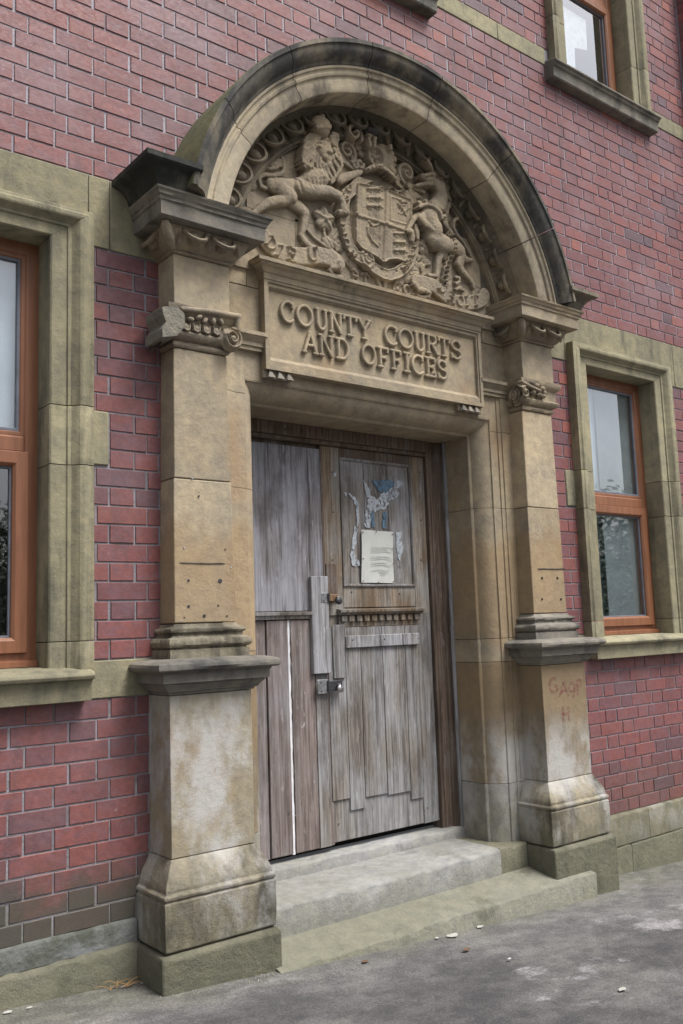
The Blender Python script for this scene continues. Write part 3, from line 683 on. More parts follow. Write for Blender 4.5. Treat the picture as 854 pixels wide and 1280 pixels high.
# ================================================================== PILASTERS
NX0, NX1, NY = .980, 1.255, -.140        # neck of the pilaster
def sx(s, a, b): return (min(s*a, s*b), max(s*a, s*b))
def egg_unit(w, h, d):                       # one egg in its shell with half darts, centred, facing -y
    e = MB().ball((0, -.12*d, .02*h), .25*w, .62*d, .42*h, 14, 10)
    pts = [(-.42*w, -.5*d, .52*h), (-.42*w, -.58*d, .30*h)]+[(.42*w*math.cos(a), -.62*d, .08*h+.58*h*math.sin(a)) for a in [PI+PI*k/12 for k in range(13)]]+[(.42*w, -.58*d, .30*h), (.42*w, -.5*d, .52*h)]
    e.tube(pts, .078*w, 6)
    return e.mesh('egg', 'stone_band', 60)
EGG = egg_unit(.125, .100, .048)
def dart_mesh():
    return MB().loft([[(-.012, .01, .045), (0, -.02, .045), (.012, .01, .045)], [(-.010, .01, 0), (0, -.022, 0), (.010, .01, 0)], [(-.001, .01, -.045), (0, -.006, -.045), (.001, .01, -.045)]]).mesh('dart', 'stone_carved', 30)
DART = dart_mesh()
def inst(me, name, parent, mat4):
    o = bpy.data.objects.new(name, me); COL.objects.link(o); o.parent = parent; o.matrix_basis = mat4; return o

def pilaster(s, label):
    t = empty('stone_pilaster', label, 'pilaster', 'pilasters flanking the doorway')
    X = lambda a, b: sx(s, a, b)
    a, b = X(.936, 1.316)
    # pedestal
    x0, x1 = X(.936-.070, 1.316+.080); mb = MB()
    g0 = gz(x0)-.15; g1 = gz(x1)-.15; yf = -.258
    mb.loft([[(x0, .05, g0), (x0, yf, g0), (x1, yf, g1), (x1, .05, g1)], [(x0, .05, .39), (x0, yf, .39), (x1, yf, .39), (x1, .05, .39)], [(x0+.008, .05, .405), (x0+.008, yf+.012, .405), (x1-.008, yf+.012, .405), (x1-.008, .05, .405)]])
    mb.build('foot_block', 'stone_sub', t, 30, .006)
    pf = [(.050, .409), (.058, .416), (.061, .50), (.060, .588), (.053, .594), (.060, .600), (.062, .612), (.050, .622), (.050, .634), (.044, .652), (.030, .684), (.016, .708), (.006, .726), (.0, .732)]
    MB().ring(pf, a, b, -.18).build('plinth_block', 'stone_plinth', t, 30, .003)
    MB().ring([(0, .734), (0, 1.353)], a, b, -.18).build('pedestal_die', 'stone_die' if s < 0 else 'stone_die2', t, 30, .003)
    cp = [(.0, 1.355), (.008, 1.357), (.010, 1.366), (.020, 1.369), (.025, 1.378), (.038, 1.392), (.042, 1.396), (.042, 1.402), (.056, 1.404), (.056, 1.438), (.062, 1.441), (.064, 1.447), (.080, 1.449), (.090, 1.456), (.093, 1.466), (.090, 1.477), (.080, 1.484), (.045, 1.492), (.0, 1.496)]
    MB().ring(cp, a, b, -.18).build('pedestal_cap', 'stone_dark', t, 24)
    # attic base
    c, d = X(.9686, 1.262)
    bp = [(.040, 1.488), (.040, 1.530), (.030, 1.533), (.030, 1.537), (.040, 1.540), (.047, 1.549), (.048, 1.561), (.042, 1.573), (.030, 1.579), (.022, 1.581), (.018, 1.588), (.020, 1.597), (.028, 1.600), (.031, 1.607), (.028, 1.615), (.012, 1.619), (.004, 1.626), (.0, 1.634)]
    MB().ring(bp, c, d, -.123).build('shaft_base', 'stone_plinth' if s < 0 else 'stone_dark', t, 35)
    zs = [1.636, 2.238, 2.800]
    tp = lambda z: .0165*(z-1.63)/(2.8-1.63)
    for za, zb in zip(zs[:-1], zs[1:]):
        r = []
        for z in (za+.0015, zb-.0015):
            q = tp(z); r.append([(c+q, .05, z), (c+q, -.123+q*.5, z), (d-q, -.123+q*.5, z), (d-q, .05, z)])
        MB().loft(r).build('shaft_block', 'stone_face', t, 30, .0045)
    # capital core and mouldings under it
    q = .0165
    MB().ring([(0, 2.802), (.006, 2.806), (.010, 2.815), (.010, 2.822), (.002, 2.828), (.002, 2.832), (.020, 2.838), (.030, 2.850), (.033, 2.862), (.028, 2.868), (.020, 2.872), (.024, 2.93), (.040, 2.945), (.048, 2.962), (.048, 2.975), (.0, 2.980)], c+q, d-q, -.118).build('capital', 'stone_carved', t, 35)
    n0, n1 = X(NX0, NX1)
    MB().ring([(0, 2.984), (0, 3.203)], n0, n1, NY).build('neck_block', 'stone_face', t, 30, .003)
    op = [(.0, 3.205), (.010, 3.206), (.014, 3.212), (.010, 3.219), (.020, 3.225), (.036, 3.240), (.052, 3.262), (.062, 3.285), (.066, 3.303)]
    MB().ring(op, n0, n1, NY).build('ovolo', 'stone_carved', t, 40)
    # eggs round the ovolo
    tilt = Matrix.Rotation(math.radians(-38), 4, 'X')
    for dx in (-.070, .070):
        inst(EGG, 'egg', t, Matrix.Translation(((n0+n1)/2+dx, NY-.046, 3.262)) @ tilt)
    for dx in (-.142, 0, .142):
        inst(DART, 'dart', t, Matrix.Translation(((n0+n1)/2+dx, NY-.046, 3.262)) @ tilt)
    for yy in (-.065,):
        inst(EGG, 'egg', t, Matrix.Translation((n0-.046, yy, 3.262)) @ Matrix.Rotation(-PI/2, 4, 'Z') @ tilt)
        inst(DART, 'dart', t, Matrix.Translation((n0-.046, yy+.075, 3.262)) @ Matrix.Rotation(-PI/2, 4, 'Z') @ tilt)
    MB().tube([(n0-.01, NY-.01, 3.222), (n0-.045, NY-.045, 3.245), (n0-.072, NY-.072, 3.28), (n0-.078, NY-.078, 3.302)], [.016, .026, .024, .014], 8).build('corner_leaf', 'stone_carved', t, 50)
    ab = [(.112, 3.305), (.118, 3.308), (.118, 3.366), (.126, 3.370), (.126, 3.384), (.134, 3.388), (.138, 3.400), (.146, 3.406), (.148, 3.414)]
    MB().ring(ab, n0, n1, NY).build('abacus', 'stone_dark' if s < 0 else 'stone', t, 26)
    # black crusted cornice: open mitred run ending against the hood mould
    cy = [(.0, 3.416), (.130, 3.416), (.138, 3.422), (.142, 3.434), (.150, 3.452), (.166, 3.472), (.186, 3.486), (.204, 3.492), (.214, 3.496), (.219, 3.500), (.219, 3.522), (.0, 3.530)]
    o0, o1 = (n0, -1.195) if s < 0 else (1.195, n1)
    rings = []
    for o_, z in cy:
        if s < 0: rings.append([(n0-o_, .02, z), (n0-o_, NY-o_*.93, z), (-1.22, NY-o_*.93, z), (-1.22, .02, z)])
        else: rings.append([(1.22, .02, z), (1.22, NY-o_*.93, z), (n1+o_, NY-o_*.93, z), (n1+o_, .02, z)])
    MB().loft(rings).build('cornice', 'stone_soot' if s < 0 else 'stone_black', t, 30)
    return t, (c+q, d-q)

def spiral(cx_, cz_, r0, turns, hand, n=40, a0=90., r1=.12):
    out = []
    for i in range(n+1):
        f = i/n; r = r0*(1-f*(1-r1)); a = math.radians(a0+hand*360*turns*f); out.append((cx_+r*math.cos(a), cz_+r*math.sin(a), f))
    return out

pl, (cx0, cx1) = pilaster(-1, 'left sandstone pilaster on a lime-whitened pedestal, outer volute of its capital broken off')
# left capital: broken outer volute, egg row, whole inner volute
y0 = -.150
hf = HF(cx0-.06, cx1+.09, 2.78, 3.0, .0022, y0)
vx, vz = W(293, 422, y0-.03)
hf.ell(vx, vz, .056, .054, -.01, .022)
sp = spiral(vx, vz, .050, 1.9, -1, 46, 80)
hf._bump([(x, z, .0085*(1-.4*f), .020) for x, z, f in sp])
hf.ell(vx, vz, .012, .012, .02, .014)
A = [W(u, v, y0-.03) for u, v in ((230, 385), (262, 388), (300, 395))]
hf.chain([(A[0][0], A[0][1], .012, .014), (A[1][0], A[1][1], .013, .016), (A[2][0], A[2][1], .014, .018), (vx+.03, vz+.045, .012, .014)])
for i in range(5):
    u = 236+i*12.5; x, z = W(u, 407+i*1.9, y0-.02); hf.ell(x, z, .0135, .0165, -.002, .010); hf._bump([(x-.016, z+.016, .0035, .010), (x-.014, z-.010, .0035, .010), (x, z-.018, .0035, .010), (x+.014, z-.010, .0035, .010), (x+.016, z+.016, .0035, .010)])
for i, (u, v) in enumerate(((240, 398), (250, 396), (258, 400), (268, 401), (278, 401))):
    x, z = W(u, v, y0-.02); hf.ell(x, z, .016, .010, .010+.004*(i % 2), .010, .5*i)
hf.build('volute', 'stone_carved', pl)
# broken stump: jagged block, pale fresh face
def P3(u, v, y): x, z = W(u, v, y); return (x, y, z)
fr = [P3(203, 383, -.215), P3(222, 383, -.215), P3(231, 392, -.19), P3(232, 408, -.19), P3(222, 420, -.205), P3(203, 422, -.21), P3(203, 410, -.215), P3(208, 402, -.21), P3(204, 392, -.215)]
bk = [(x, -.06, z) for x, y, z in fr]
MB().loft([fr, bk]).build('broken_stump', 'fresh_break', pl, 20, .003, 'jagged stump where the outer volute broke away')
fr = [P3(196, 392, -.11), P3(204, 386, -.17), P3(209, 402, -.18), P3(203, 410, -.17), P3(202, 430, -.14), P3(197, 434, -.11), P3(196, 415, -.10)]
MB().loft([fr, [(x+.01, -.02, z) for x, y, z in fr]]).build('broken_stump', 'stone_black', pl, 20, .004)
# plugged screw holes, painted-over dowels and a scar on the left shaft
for u, v, r in ((230.5, 684.5, .003), (282, 686.5, .0031), (236, 725.5, .005), (275.5, 726, .009), (236, 758, .006), (273, 757, .004), (255.5, 770, .007), (230.5, 772, .0031), (284, 770, .004), (226, 776, .003), (241, 598, .003), (249, 620, .004), (249, 615, .003), (289, 709, .003)):
    x, z = W(u, v, -.124)
    MB().tube([(x, -.1245, z), (x, -.10, z)], r, 10).build('screw_hole', 'iron' if r != .003 else 'poster', pl, 40)
x, z = W(225, 703.5, -.125); x2, _ = W(282, 704, -.125)
MB().tube([(x+(x2-x)*i/12, -.1225, z+.0008*math.sin(i*.7)) for i in range(13)], [.001]+[.0028]*11+[.001], 6).build('scar', 'stone_black', pl)
place(pl, (-1.126, 0, .28))

pr, (cx0, cx1) = pilaster(1, 'right sandstone pilaster with faint red graffiti letters sprayed on its pedestal')
hf = HF(cx0-.07, cx1+.06, 2.78, 3.0, .0022, y0)
def R6b(x, y): return 570+x/3.9907, 340+y/3.9907
for (u, v, rx, rz, h) in ((385, 550, .02, .016, .012), (410, 565, .018, .014, .014), (440, 580, .02, .014, .012), (395, 600, .02, .016, .012), (425, 612, .022, .012, .014), (445, 618, .016, .012, .012), (450, 600, .014, .016, .010)):
    x, z = W(*R6b(u, v), y0-.02); hf.ell(x, z, rx, rz, h-.006, .016)
x0_, z0_ = W(*R6b(345, 590), y0-.03)
hf.ell(x0_, z0_-.01, .040, .056, .0, .03)
hf._bump([(x, z, .0075, .016) for x, z, f in spiral(x0_, z0_-.012, .036, 1.4, 1, 30, 90)])
hf.chain([(x0_-.01, z0_+.05, .012, .02), (x0_+.06, z0_+.035, .012, .014), (x0_+.16, z0_+.02, .010, .010)])
for k in range(9): hf.cut([(x0_+.03+.018*k, z0_+.02, .005, .010), (x0_+.036+.018*k, z0_-.01, .005, .010)])
hf.build('volute', 'stone_carved', pr)
# the inner volute turned to face the camera: scroll bolster on the side
q = MB()
for k in range(3):
    r = .052-.015*k; yy = -.06-.03*k
    q.tube([(cx0-.022-.012*k+0*a, yy*0+(-.095)+r*math.cos(a), 2.885+r*math.sin(a)) for a in [i*2*PI/18 for i in range(19)]], .011, 6)
q.ball((cx0-.035, -.095, 2.885), .025, .02, .02)
q.build('volute', 'stone_carved', pr, 50)
for u, v in ((677.8, 694.5), (697, 694.5), (677.8, 721), (701.5, 721)):
    x, z = W(*(520+(u-520), v), -.124) if False else W(u+0, v+28, -.124)
    MB().tube([(x, -.1245, z), (x, -.1, z)], .007, 8).build('screw_hole', 'dark', pr, 40)
xa, za = W(673, 711, -.124); xb, zb = W(706, 711, -.124)
MB().tube([(xa+(xb-xa)*i/8, -.1225, za+(zb-za)*i/8+.0006*math.sin(i)) for i in range(9)], .0035, 6).build('scar', 'stone_black', pr)
# graffiti: thin sprayed strokes on the die, reads GA9P / H
def sprayed(ch, u, v, h, wd):
    x, z = W(u, v, -.181); mb = MB()
    for k, l in enumerate(glyph(ch, x, z, h, 0, wd)):
        if ch in 'AHP9G' and len(l) == 2 and abs(l[0][1]-l[1][1]) < 1e-6 and abs(l[0][0]-l[1][0]) < .26*h: continue
        n = len(l); w = .0095; vs = []
        for i, (a, b) in enumerate(l):
            d = Vector((l[min(i+1, n-1)][0]-l[max(i-1, 0)][0], l[min(i+1, n-1)][1]-l[max(i-1, 0)][1])).normalized()
            vs += [(a-d.y*w, -.1806-.0003*k, b+d.x*w), (a+d.y*w, -.1806-.0003*k, b-d.x*w)]
        mb.add(vs, [(2*i, 2*i+1, 2*i+3, 2*i+2) for i in range(n-1)])
    mb.build('graffiti_letter', 'spray', pr, 0)
for ch, u, v, h, wd in (('G', 687, 866, .075, 1.1), ('A', 700, 872, .085, 1.), ('9', 712, 873, .085, 1.1), ('P', 721, 867, .075, 1.), ('H', 703, 903, .085, 1.)): sprayed(ch, u, v, h, wd)
place(pr, (1.126, 0, .12))

# ================================================================== DOOR SURROUND
t = empty('door_surround', 'moulded sandstone jambs and lintel framing the boarded doorway', 'door surround')
HD = 2.655; DY = .33
JP = [(0, DY), (0, .094), (.004, .088), (.012, .084), (.018, .066), (.032, .040), (.052, .020), (.074, .008), (.086, .005), (.088, -.004), (.092, -.004)]
FL = [(.092, -.004), (.145, -.004), (.147, -.012), (.172, -.012), (.174, -.020), (.26, -.020), (.26, DY)]
for s in (-1, 1):
    jt = [.36, .722, 1.378, 1.506, 2.238, 2.655]
    for a, b in zip(jt[:-1], jt[1:]):
        P = JP+FL[1:]
        mat = 'stone_jamb_low' if b < .8 else ('stone_die2' if b < 1.4 else 'stone_face')
        r = lambda z: [(s*(.735+o), y, z) for o, y in P]
        if b < 2.6: MB().loft([r(a+.0012), r(b-.0012)]).build('jamb_stone', mat, t, 32, .0015)
        else:
            up = [(s*(.735+o), y, 2.655+min(o, .092)) for o, y in JP]+[(s*(.735+.092), DY, 2.655)]
            lo = [(s*(.735+o), y, a+.0012) for o, y in JP]+[(s*(.735+.092), DY, a+.0012)]
            MB().loft([lo, up]).build('jamb_stone', mat, t, 32)
            F2 = FL+[(.092, DY)]
            MB().loft([[(s*(.735+o), y, a+.0012) for o, y in F2], [(s*(.735+o), y, 2.678) for o, y in F2]]).build('jamb_stone', mat, t, 32)
            MB().loft([[(s*(.735+o), y, 2.681) for o, y in F2], [(s*(.735+o), y, 2.885) for o, y in F2]]).build('jamb_stone', mat, t, 32)
    # small string moulding between plaque and capital
    sp_ = [(-.002, 2.880), (-.026, 2.884), (-.026, 2.900), (-.034, 2.904), (-.034, 2.922), (-.040, 2.928), (-.050, 2.945), (-.058, 2.950), (-.058, 2.968), (-.02, 2.975), (.05, 2.975), (.05, 2.88)]
    MB().loft([[(x, y, z) for y, z in sp_] for x in ((s*.725), (s*.985))]).build('string_moulding', 'stone', t, 30)
    a, b = sx(s, .60, .985)
    MB().box(a, b, -.004, .2, 2.977, 3.196).build('ashlar_block', 'stone_face', t, 30, .002)
    a, b = sx(s, .60, .80); MB().box(a, b, -.003, .2, 3.200, 3.40).build('ashlar_block', 'stone_face', t, 30, .002)
    a, b = sx(s, .803, .985); MB().box(a, b, -.005, .2, 3.200, 3.40).build('ashlar_block', 'stone_face', t, 30, .002)
ra = [(-(.735+o), y, HD+o) for o, y in JP]+[(-.827, DY, HD+.092)]; rb = [(.735+o, y, HD+o) for o, y in JP]+[(.827, DY, HD+.092)]
MB().loft([ra, rb]).build('lintel', 'stone', t, 32)
MB().box(-.827, .827, -.0035, .2, 2.749, 2.885).build('frieze_stone', 'stone', t, 30)
MB().box(-.60, .60, -.0045, .2, 2.887, 3.40).build('frieze_stone', 'stone', t, 30)
place(t, (0, 0, .42))

# ================================================================== NAME PLAQUE
t = empty('name_plaque', 'carved stone plaque over the door reading COUNTY COURTS AND OFFICES', 'sign')
# frame with sunk field
O = [(-.735, 2.800), (.735, 2.800), (.735, 3.236), (-.735, 3.236)]
def prof(i):
    (x, z) = O[i]; sxx = 1 if x < 0 else -1; szz = 1 if i < 2 else -1; k = 1.55 if i < 2 else 1.
    return [(x, 0, z), (x, -.052, z), (x+sxx*.020, -.052, z+szz*.012*k), (x+sxx*.022, -.044, z+szz*.014*k), (x+sxx*.030, -.044, z+szz*.030*k), (x+sxx*.032, -.030, z+szz*.042*k), (x+sxx*.032, 0, z+szz*.042*k)]
for k in range(4): MB().loft([prof(k), prof((k+1) % 4)], caps=False).build('frame_moulding', 'stone', t, 20)
MB().box(-.71, .71, -.026, .0, 2.83, 3.21).build('panel', 'stone_face', t, 30)
cp = [(0, 3.2365), (-.056, 3.2365), (-.058, 3.262), (-.066, 3.266), (-.078, 3.284), (-.094, 3.292), (-.096, 3.300), (-.108, 3.302), (-.110, 3.318), (-.05, 3.335), (0, 3.336)]
rings = []
for y, z in cp: e = .738+max(0, -y-.056)*1.1; rings.append([(-e, 0, z), (-e, y, z), (e, y, z), (e, 0, z)])
MB().loft(rings).build('cornice', 'stone', t, 28)
for s in (-1, 1):
    for k in range(3):
        x = s*(.705-k*.052) if s < 0 else .575+k*.052
        MB().hexa([(x-.019, 0, 2.762), (x-.019, -.058, 2.762), (x+.019, -.058, 2.762), (x+.019, 0, 2.762)], [(x-.004, 0, 2.7985), (x-.004, -.042, 2.7985), (x+.004, -.042, 2.7985), (x+.004, 0, 2.7985)]).build('drop', 'stone_dark', t, 20)  # darker stone colour stands in for shade on the drops
    xa, xb = (-.738, -.575) if s < 0 else (.548, .738)
    MB().box(xa, xb, -.030, 0, 2.764, 2.7995).build('drop_block', 'stone', t, 20, .002)
def s44(x, y): return 290+x/2.44, 310+y/2.44
def big_letters(word, bounds, v0z):
    for ch, (ua, ub) in zip(word, bounds):
        if ch == ' ': continue
        vm = 200; xa = W(*s44(ua, vm+.25*(ua-300)+(0 if v0z > 3 else 40)), -.045)[0]; xb = W(*s44(ub, vm+.25*(ub-300)+(0 if v0z > 3 else 40)), -.045)[0]
        size = .100; w = GL[ch][0]; wide = max(.6, min(1.5, (xb-xa-.012)/(w*size)))
        hf = HF(xa-.03, xb+.03, v0z-.025, v0z+size+.025, .0020, -.026)
        for l in glyph(ch, xa+.006, v0z, size, 0, wide):
            hf.chain([(x, z, .0086 if len(l) > 2 or abs(l[0][0]-l[1][0])+abs(l[0][1]-l[1][1]) > .03 else .0072, .014) for x, z in l], flat=True, bev=.005)
        hf.build('letter', 'stone', t, 1, -.004)
big_letters('COUNTY', [(147, 192), (197, 250), (256, 295), (298, 340), (340, 385), (385, 427)], 3.052)
big_letters('COURTS', [(465, 507), (508, 556), (558, 592), (594, 632), (630, 668), (668, 703)], 3.052)
big_letters('AND', [(218, 260), (265, 312), (318, 358)], 2.922)
big_letters('OFFICES', [(395, 440), (444, 480), (485, 518), (523, 545), (546, 586), (590, 624), (626, 658)], 2.922)
place(t, (0, -.05, 2.80))

# ================================================================== ARCH
t = empty('stone_arch', 'round stone arch with black weathered hood mould over the carved arms', 'arch')
CZ = 3.21
def sweep(mb, prof, a0, a1, n):
    rings = []
    for i in range(n+1):
        a = math.radians(a0+(a1-a0)*i/n); rings.append([(R*math.cos(a), y, CZ+R*math.sin(a)) for R, y in prof])
    return mb.loft(rings)
HOOD = [(1.20, .03), (1.283, .03), (1.287, -.318), (1.283, -.332), (1.262, -.334), (1.258, -.325), (1.240, -.322), (1.222, -.312), (1.206, -.296), (1.196, -.280), (1.184, -.274), (1.184, 0.02)]
ARCH = [(1.182, .02), (1.182, -.270), (1.170, -.270), (1.166, -.260), (1.154, -.258), (1.148, -.266), (1.138, -.262), (1.132, -.250), (1.072, -.246), (1.062, -.240), (1.058, -.228), (1.056, -.110), (1.062, .02)]
EB = [(1.060, .02), (1.0545, -.112), (1.044, -.112), (1.040, -.098), (1.020, -.070), (.990, -.052), (.960, -.046), (.940, -.052), (.934, -.058), (.922, -.058), (.918, -.046), (.912, -.046), (.908, -.01), (.908, .02)]
jh = [10.1, 30, 52, 79, 101, 126, 149.2, 169.9]
for a, b in zip(jh[:-1], jh[1:]):
    n = max(6, int((b-a)/1.6))
    ho = sweep(MB(), HOOD, a+.10, b-.10, n).build('hood_stone', 'stone_black', t, 28)
    ho.data.materials.append(M['moss'])
    for pg in ho.data.polygons:
        ce = pg.center
        if math.hypot(ce.x, ce.z-CZ) > 1.278 and ce.y > -.325: pg.material_index = 1
    sweep(MB(), ARCH, a+.12, b-.12, n).build('arch_stone', 'stone_arch', t, 28)
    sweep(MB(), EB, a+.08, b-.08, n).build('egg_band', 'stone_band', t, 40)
sweep(MB(), [(1.05, .01), (1.28, .01), (1.28, .03), (1.05, .03)], 9.2, 170.8, 60).build('joint_mortar', 'mortar', t, 30)
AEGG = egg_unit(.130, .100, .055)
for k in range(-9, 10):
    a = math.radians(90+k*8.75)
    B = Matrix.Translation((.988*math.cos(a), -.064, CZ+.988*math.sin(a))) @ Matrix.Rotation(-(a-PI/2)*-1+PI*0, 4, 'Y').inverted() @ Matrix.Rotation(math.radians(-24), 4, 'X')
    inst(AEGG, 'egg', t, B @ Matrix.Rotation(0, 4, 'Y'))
    if k < 9:
        a2 = a+math.radians(4.375)
        B = Matrix.Translation((.988*math.cos(a2), -.062, CZ+.988*math.sin(a2))) @ Matrix.Rotation(a2-PI/2, 4, 'Y').inverted() @ Matrix.Rotation(math.radians(-24), 4, 'X')
        inst(DART, 'dart', t, B)
# lime-white scar at the crown of the hood
place(t, (0, 0, 3.415))

# ================================================================== STEPS
t = empty('door_step', 'long worn lower step with mossy tread, flush with the pavement at its left end', 'step')
rings = []; rnd = random.Random(5); n = 34
for i in range(n+1):
    x = -.90+2.045*i/n; w = .012*(.3+rnd.random()); zt = .252+.003*math.sin(i*.5); yf = -.298+.004*math.sin(i*.45)+.002*rnd.random()
    rings.append([(x, .0, gz(x)-.2), (x, yf, gz(x)-.2), (x, yf, zt-w*1.2), (x, yf+w*.5, zt-w*.4), (x, yf+w*1.8, zt), (x, -.18, zt+.016), (x, -.07, .292), (x, .0, .296)])
MB().loft(rings).build('tread_stone', 'step_green', t, 60)
place(t, (.1, -.2, .2))
t = empty('door_step', 'upper doorstep slab worn smooth, pale grey, between the two pedestals', 'step')
rings = []; n = 26
for i in range(n+1):
    x = -.89+1.537*i/n; w = .014*(.4+rnd.random()*.7); zt = .421-.006*math.sin(PI*i/n)+.001*rnd.random(); yf = -.076+.003*rnd.random()
    rings.append([(x, .40, .22), (x, yf, .22), (x, yf, zt-w*1.6), (x, yf+w*.45, zt-w*.5), (x, yf+w*1.8, zt), (x, .12, zt+.001), (x, .40, zt+.006)])
MB().loft(rings).build('slab', 'step', t, 60)
slab(MB(), .650, .86, -.070, .40, .22, .418, 6, .012, 8).build('return_stone', 'stone_sub', t, 60)
place(t, (0, .1, .25))
t = empty('door_sill', 'low pale sill block under the closed door leaves', 'sill')
slab(MB(), -.735, .735, .262, .42, .41, .474, 20, .012, 12).build('sill_stone', 'step', t, 60)
place(t, (0, .3, .42))

# ================================================================== DOORS
DZ = .345    # face of the leaves
t = empty('door_frame', 'dark weathered timber door frame set inside the stone jambs', 'door frame')
for s in (-1, 1):
    a, b = sx(s, .622, .7345)
    pf = [(.7345, .40), (.7345, .288), (.715, .285), (.712, .298), (.690, .300), (.688, .308), (.640, .310), (.636, .318), (.622, .322), (.622, .40)]
    MB().loft([[(s*x, y, .472) for x, y in pf], [(s*x, y, 2.652) for x, y in pf]]).build('frame_post', 'oak_dark', t, 30, .002)
MB().box(.7165, .7345, .268, .2835, .472, 2.652).build('cover_strip', 'silver_wood', t, 30, .003)
MB().box(-.622, .622, .300, .40, 2.590, 2.6545).build('frame_head', 'oak_dark', t, 30, .003)
MB().box(-.622, .622, .320, .40, 2.568, 2.5895).build('frame_head', 'oak_dark', t, 30, .003)
place(t, (0, .3, .48))
def pxbox(u0, v0, u1, v1, y, d):   # axis-aligned piece covering that part of the photograph
    xa, za = W(u0, (v0+v1)/2, y); xb, zb = W(u1, (v0+v1)/2, y); zt = W((u0+u1)/2, v0, y)[1]; zl = W((u0+u1)/2, v1, y)[1]
    return MB().box(xa, xb, y, y+d, zl, zt)
XM = -.135   # meeting line
lf = empty('door_leaf', 'narrow left door leaf patched with silver plywood above and upright boards below', 'door')
MB().box(-.64, XM-.006, DZ+.016, DZ+.05, .498, 2.566).build('backing', 'oak_dark', lf, 0)
xr = W(404, 650, DZ)[0]; zl = 1.688
MB().box(-.64, xr, DZ-.002, DZ+.014, zl, 2.545).build('plywood_panel', 'ply', lf, 30, .002)
MB().box(xr+.003, XM-.006, DZ-.006, DZ+.014, 1.5, 2.566).build('stile', 'oak_dark', lf, 30, .003)
MB().loft([[(x, DZ+.01, 1.645), (x, DZ-.012, 1.648), (x, DZ-.014, 1.662), (x, DZ-.026, 1.668), (x, DZ-.028, 1.682), (x, DZ+.01, 1.686)] for x in (-.64, W(391, 770, DZ-.02)[0])]).build('lock_rail_moulding', 'oak_grey', lf, 30)
bx = [W(u, 900, DZ)[0] for u in (318, 335.5, 362, 365.8, 395, 413.5)]; bx[0] = -.64
bot = [.500, .512, .500, .500, .506, .505]
MB().box(bx[0], bx[1]-.004, DZ+.004, DZ+.015, bot[0], 1.643).build('board', 'plank', lf, 30, .003)
MB().box(bx[1], bx[2], DZ-.006, DZ+.015, .505, 1.642).build('board', 'plank', lf, 30, .003)
rn_ = random.Random(9); MB().loft([[(bx[2]+.0005+rn_.uniform(0, .003), DZ+.002, z), (bx[3]-.0005-rn_.uniform(0, .004), DZ+.002, z), (bx[3]-.001, DZ+.015, z), (bx[2]+.001, DZ+.015, z)] for z in [.50+1.142*i/40 for i in range(41)]]).build('white_strip', 'white_paint', lf, 0)
MB().box(bx[3], bx[5], DZ-.004, DZ+.015, .505, 1.642).build('board', 'plank_splat', lf, 30, .003)
MB().box(bx[4], XM-.008, DZ-.010, DZ-.0045, .505, 1.40).build('stile', 'oak_grey', lf, 30, .002)
q = pxbox(391, 720.5, 412.5, 842, DZ-.030, .024); roughen(q, .0025, 3); q.build('batten', 'silver_wood', lf, 30, .004)
place(lf, (-.4, DZ, .5))

rf = empty('door_leaf', 'wide right door leaf of old panelled oak with dentil ledge and torn poster scraps', 'door')
MB().box(XM+.004, .620, DZ+.010, DZ+.05, .512, 2.566).build('backing', 'oak', rf, 0)
xs1 = XM+.004; xs2 = W(426, 650, DZ)[0]; xs3 = W(515, 650, DZ)[0]; xe = .620
MB().box(xs1, xs2, DZ-.002, DZ+.0095, 1.66, 2.566).build('stile', 'oak', rf, 30, .003)
MB().box(xs3, xe, DZ-.002, DZ+.0095, 1.66, 2.566).build('stile', 'oak', rf, 30, .003)
zt_ = W(470, 577, DZ)[1]; zb_ = W(470, 733, DZ)[1]
MB().box(xs2+.001, xs3-.001, DZ-.001, DZ+.0095, zt_, 2.566).build('top_rail', 'oak_dark', rf, 30, .003)
MB().box(xs2+.001, xs3-.001, DZ-.0015, DZ+.0095, 1.700, zb_-.001).build('lock_rail', 'oak', rf, 30, .003)
wdt = (xs3-xs2)/3
for k in range(3): MB().box(xs2+wdt*k+.0015, xs2+wdt*(k+1)-.0015, DZ+.004, DZ+.0098, zb_, zt_).build('panel_board', 'oak_grey', rf, 30, .002)
fm = MB(); rect_frame(fm, xs2, xs3, zb_, zt_, .014, DZ-.010, DZ+.006, None, .006); fm.build('panel_moulding', 'oak_grey', rf, 30)
# dentil ledge
xa, za = W(425, 766, DZ-.03); xb, _ = W(530, 766, DZ-.03); zc = 1.672
MB().loft([[(x, DZ+.005, zc-.012), (x, DZ-.022, zc-.010), (x, DZ-.030, zc), (x, DZ-.040, zc+.004), (x, DZ-.042, zc+.016), (x, DZ+.005, zc+.024)] for x in (xa, xb)]).build('ledge', 'oak', rf, 30)
nd = 11; stp = (xb-xa-.03)/nd
for k in range(nd): MB().box(xa+.02+stp*k, xa+.02+stp*k+stp*.66, DZ-.022, DZ+.004, zc-.046, zc-.014).build('dentil', 'oak', rf, 30, .003)
MB().box(xa+.012, xb-.012, DZ-.004, DZ+.0095, 1.598, 1.658).build('rail', 'oak', rf, 30, .002)
q = pxbox(433, 793, 524.5, 808, DZ-.024, .020); roughen(q, .002, 6); q.build('batten', 'silver_wood', rf, 30, .004)
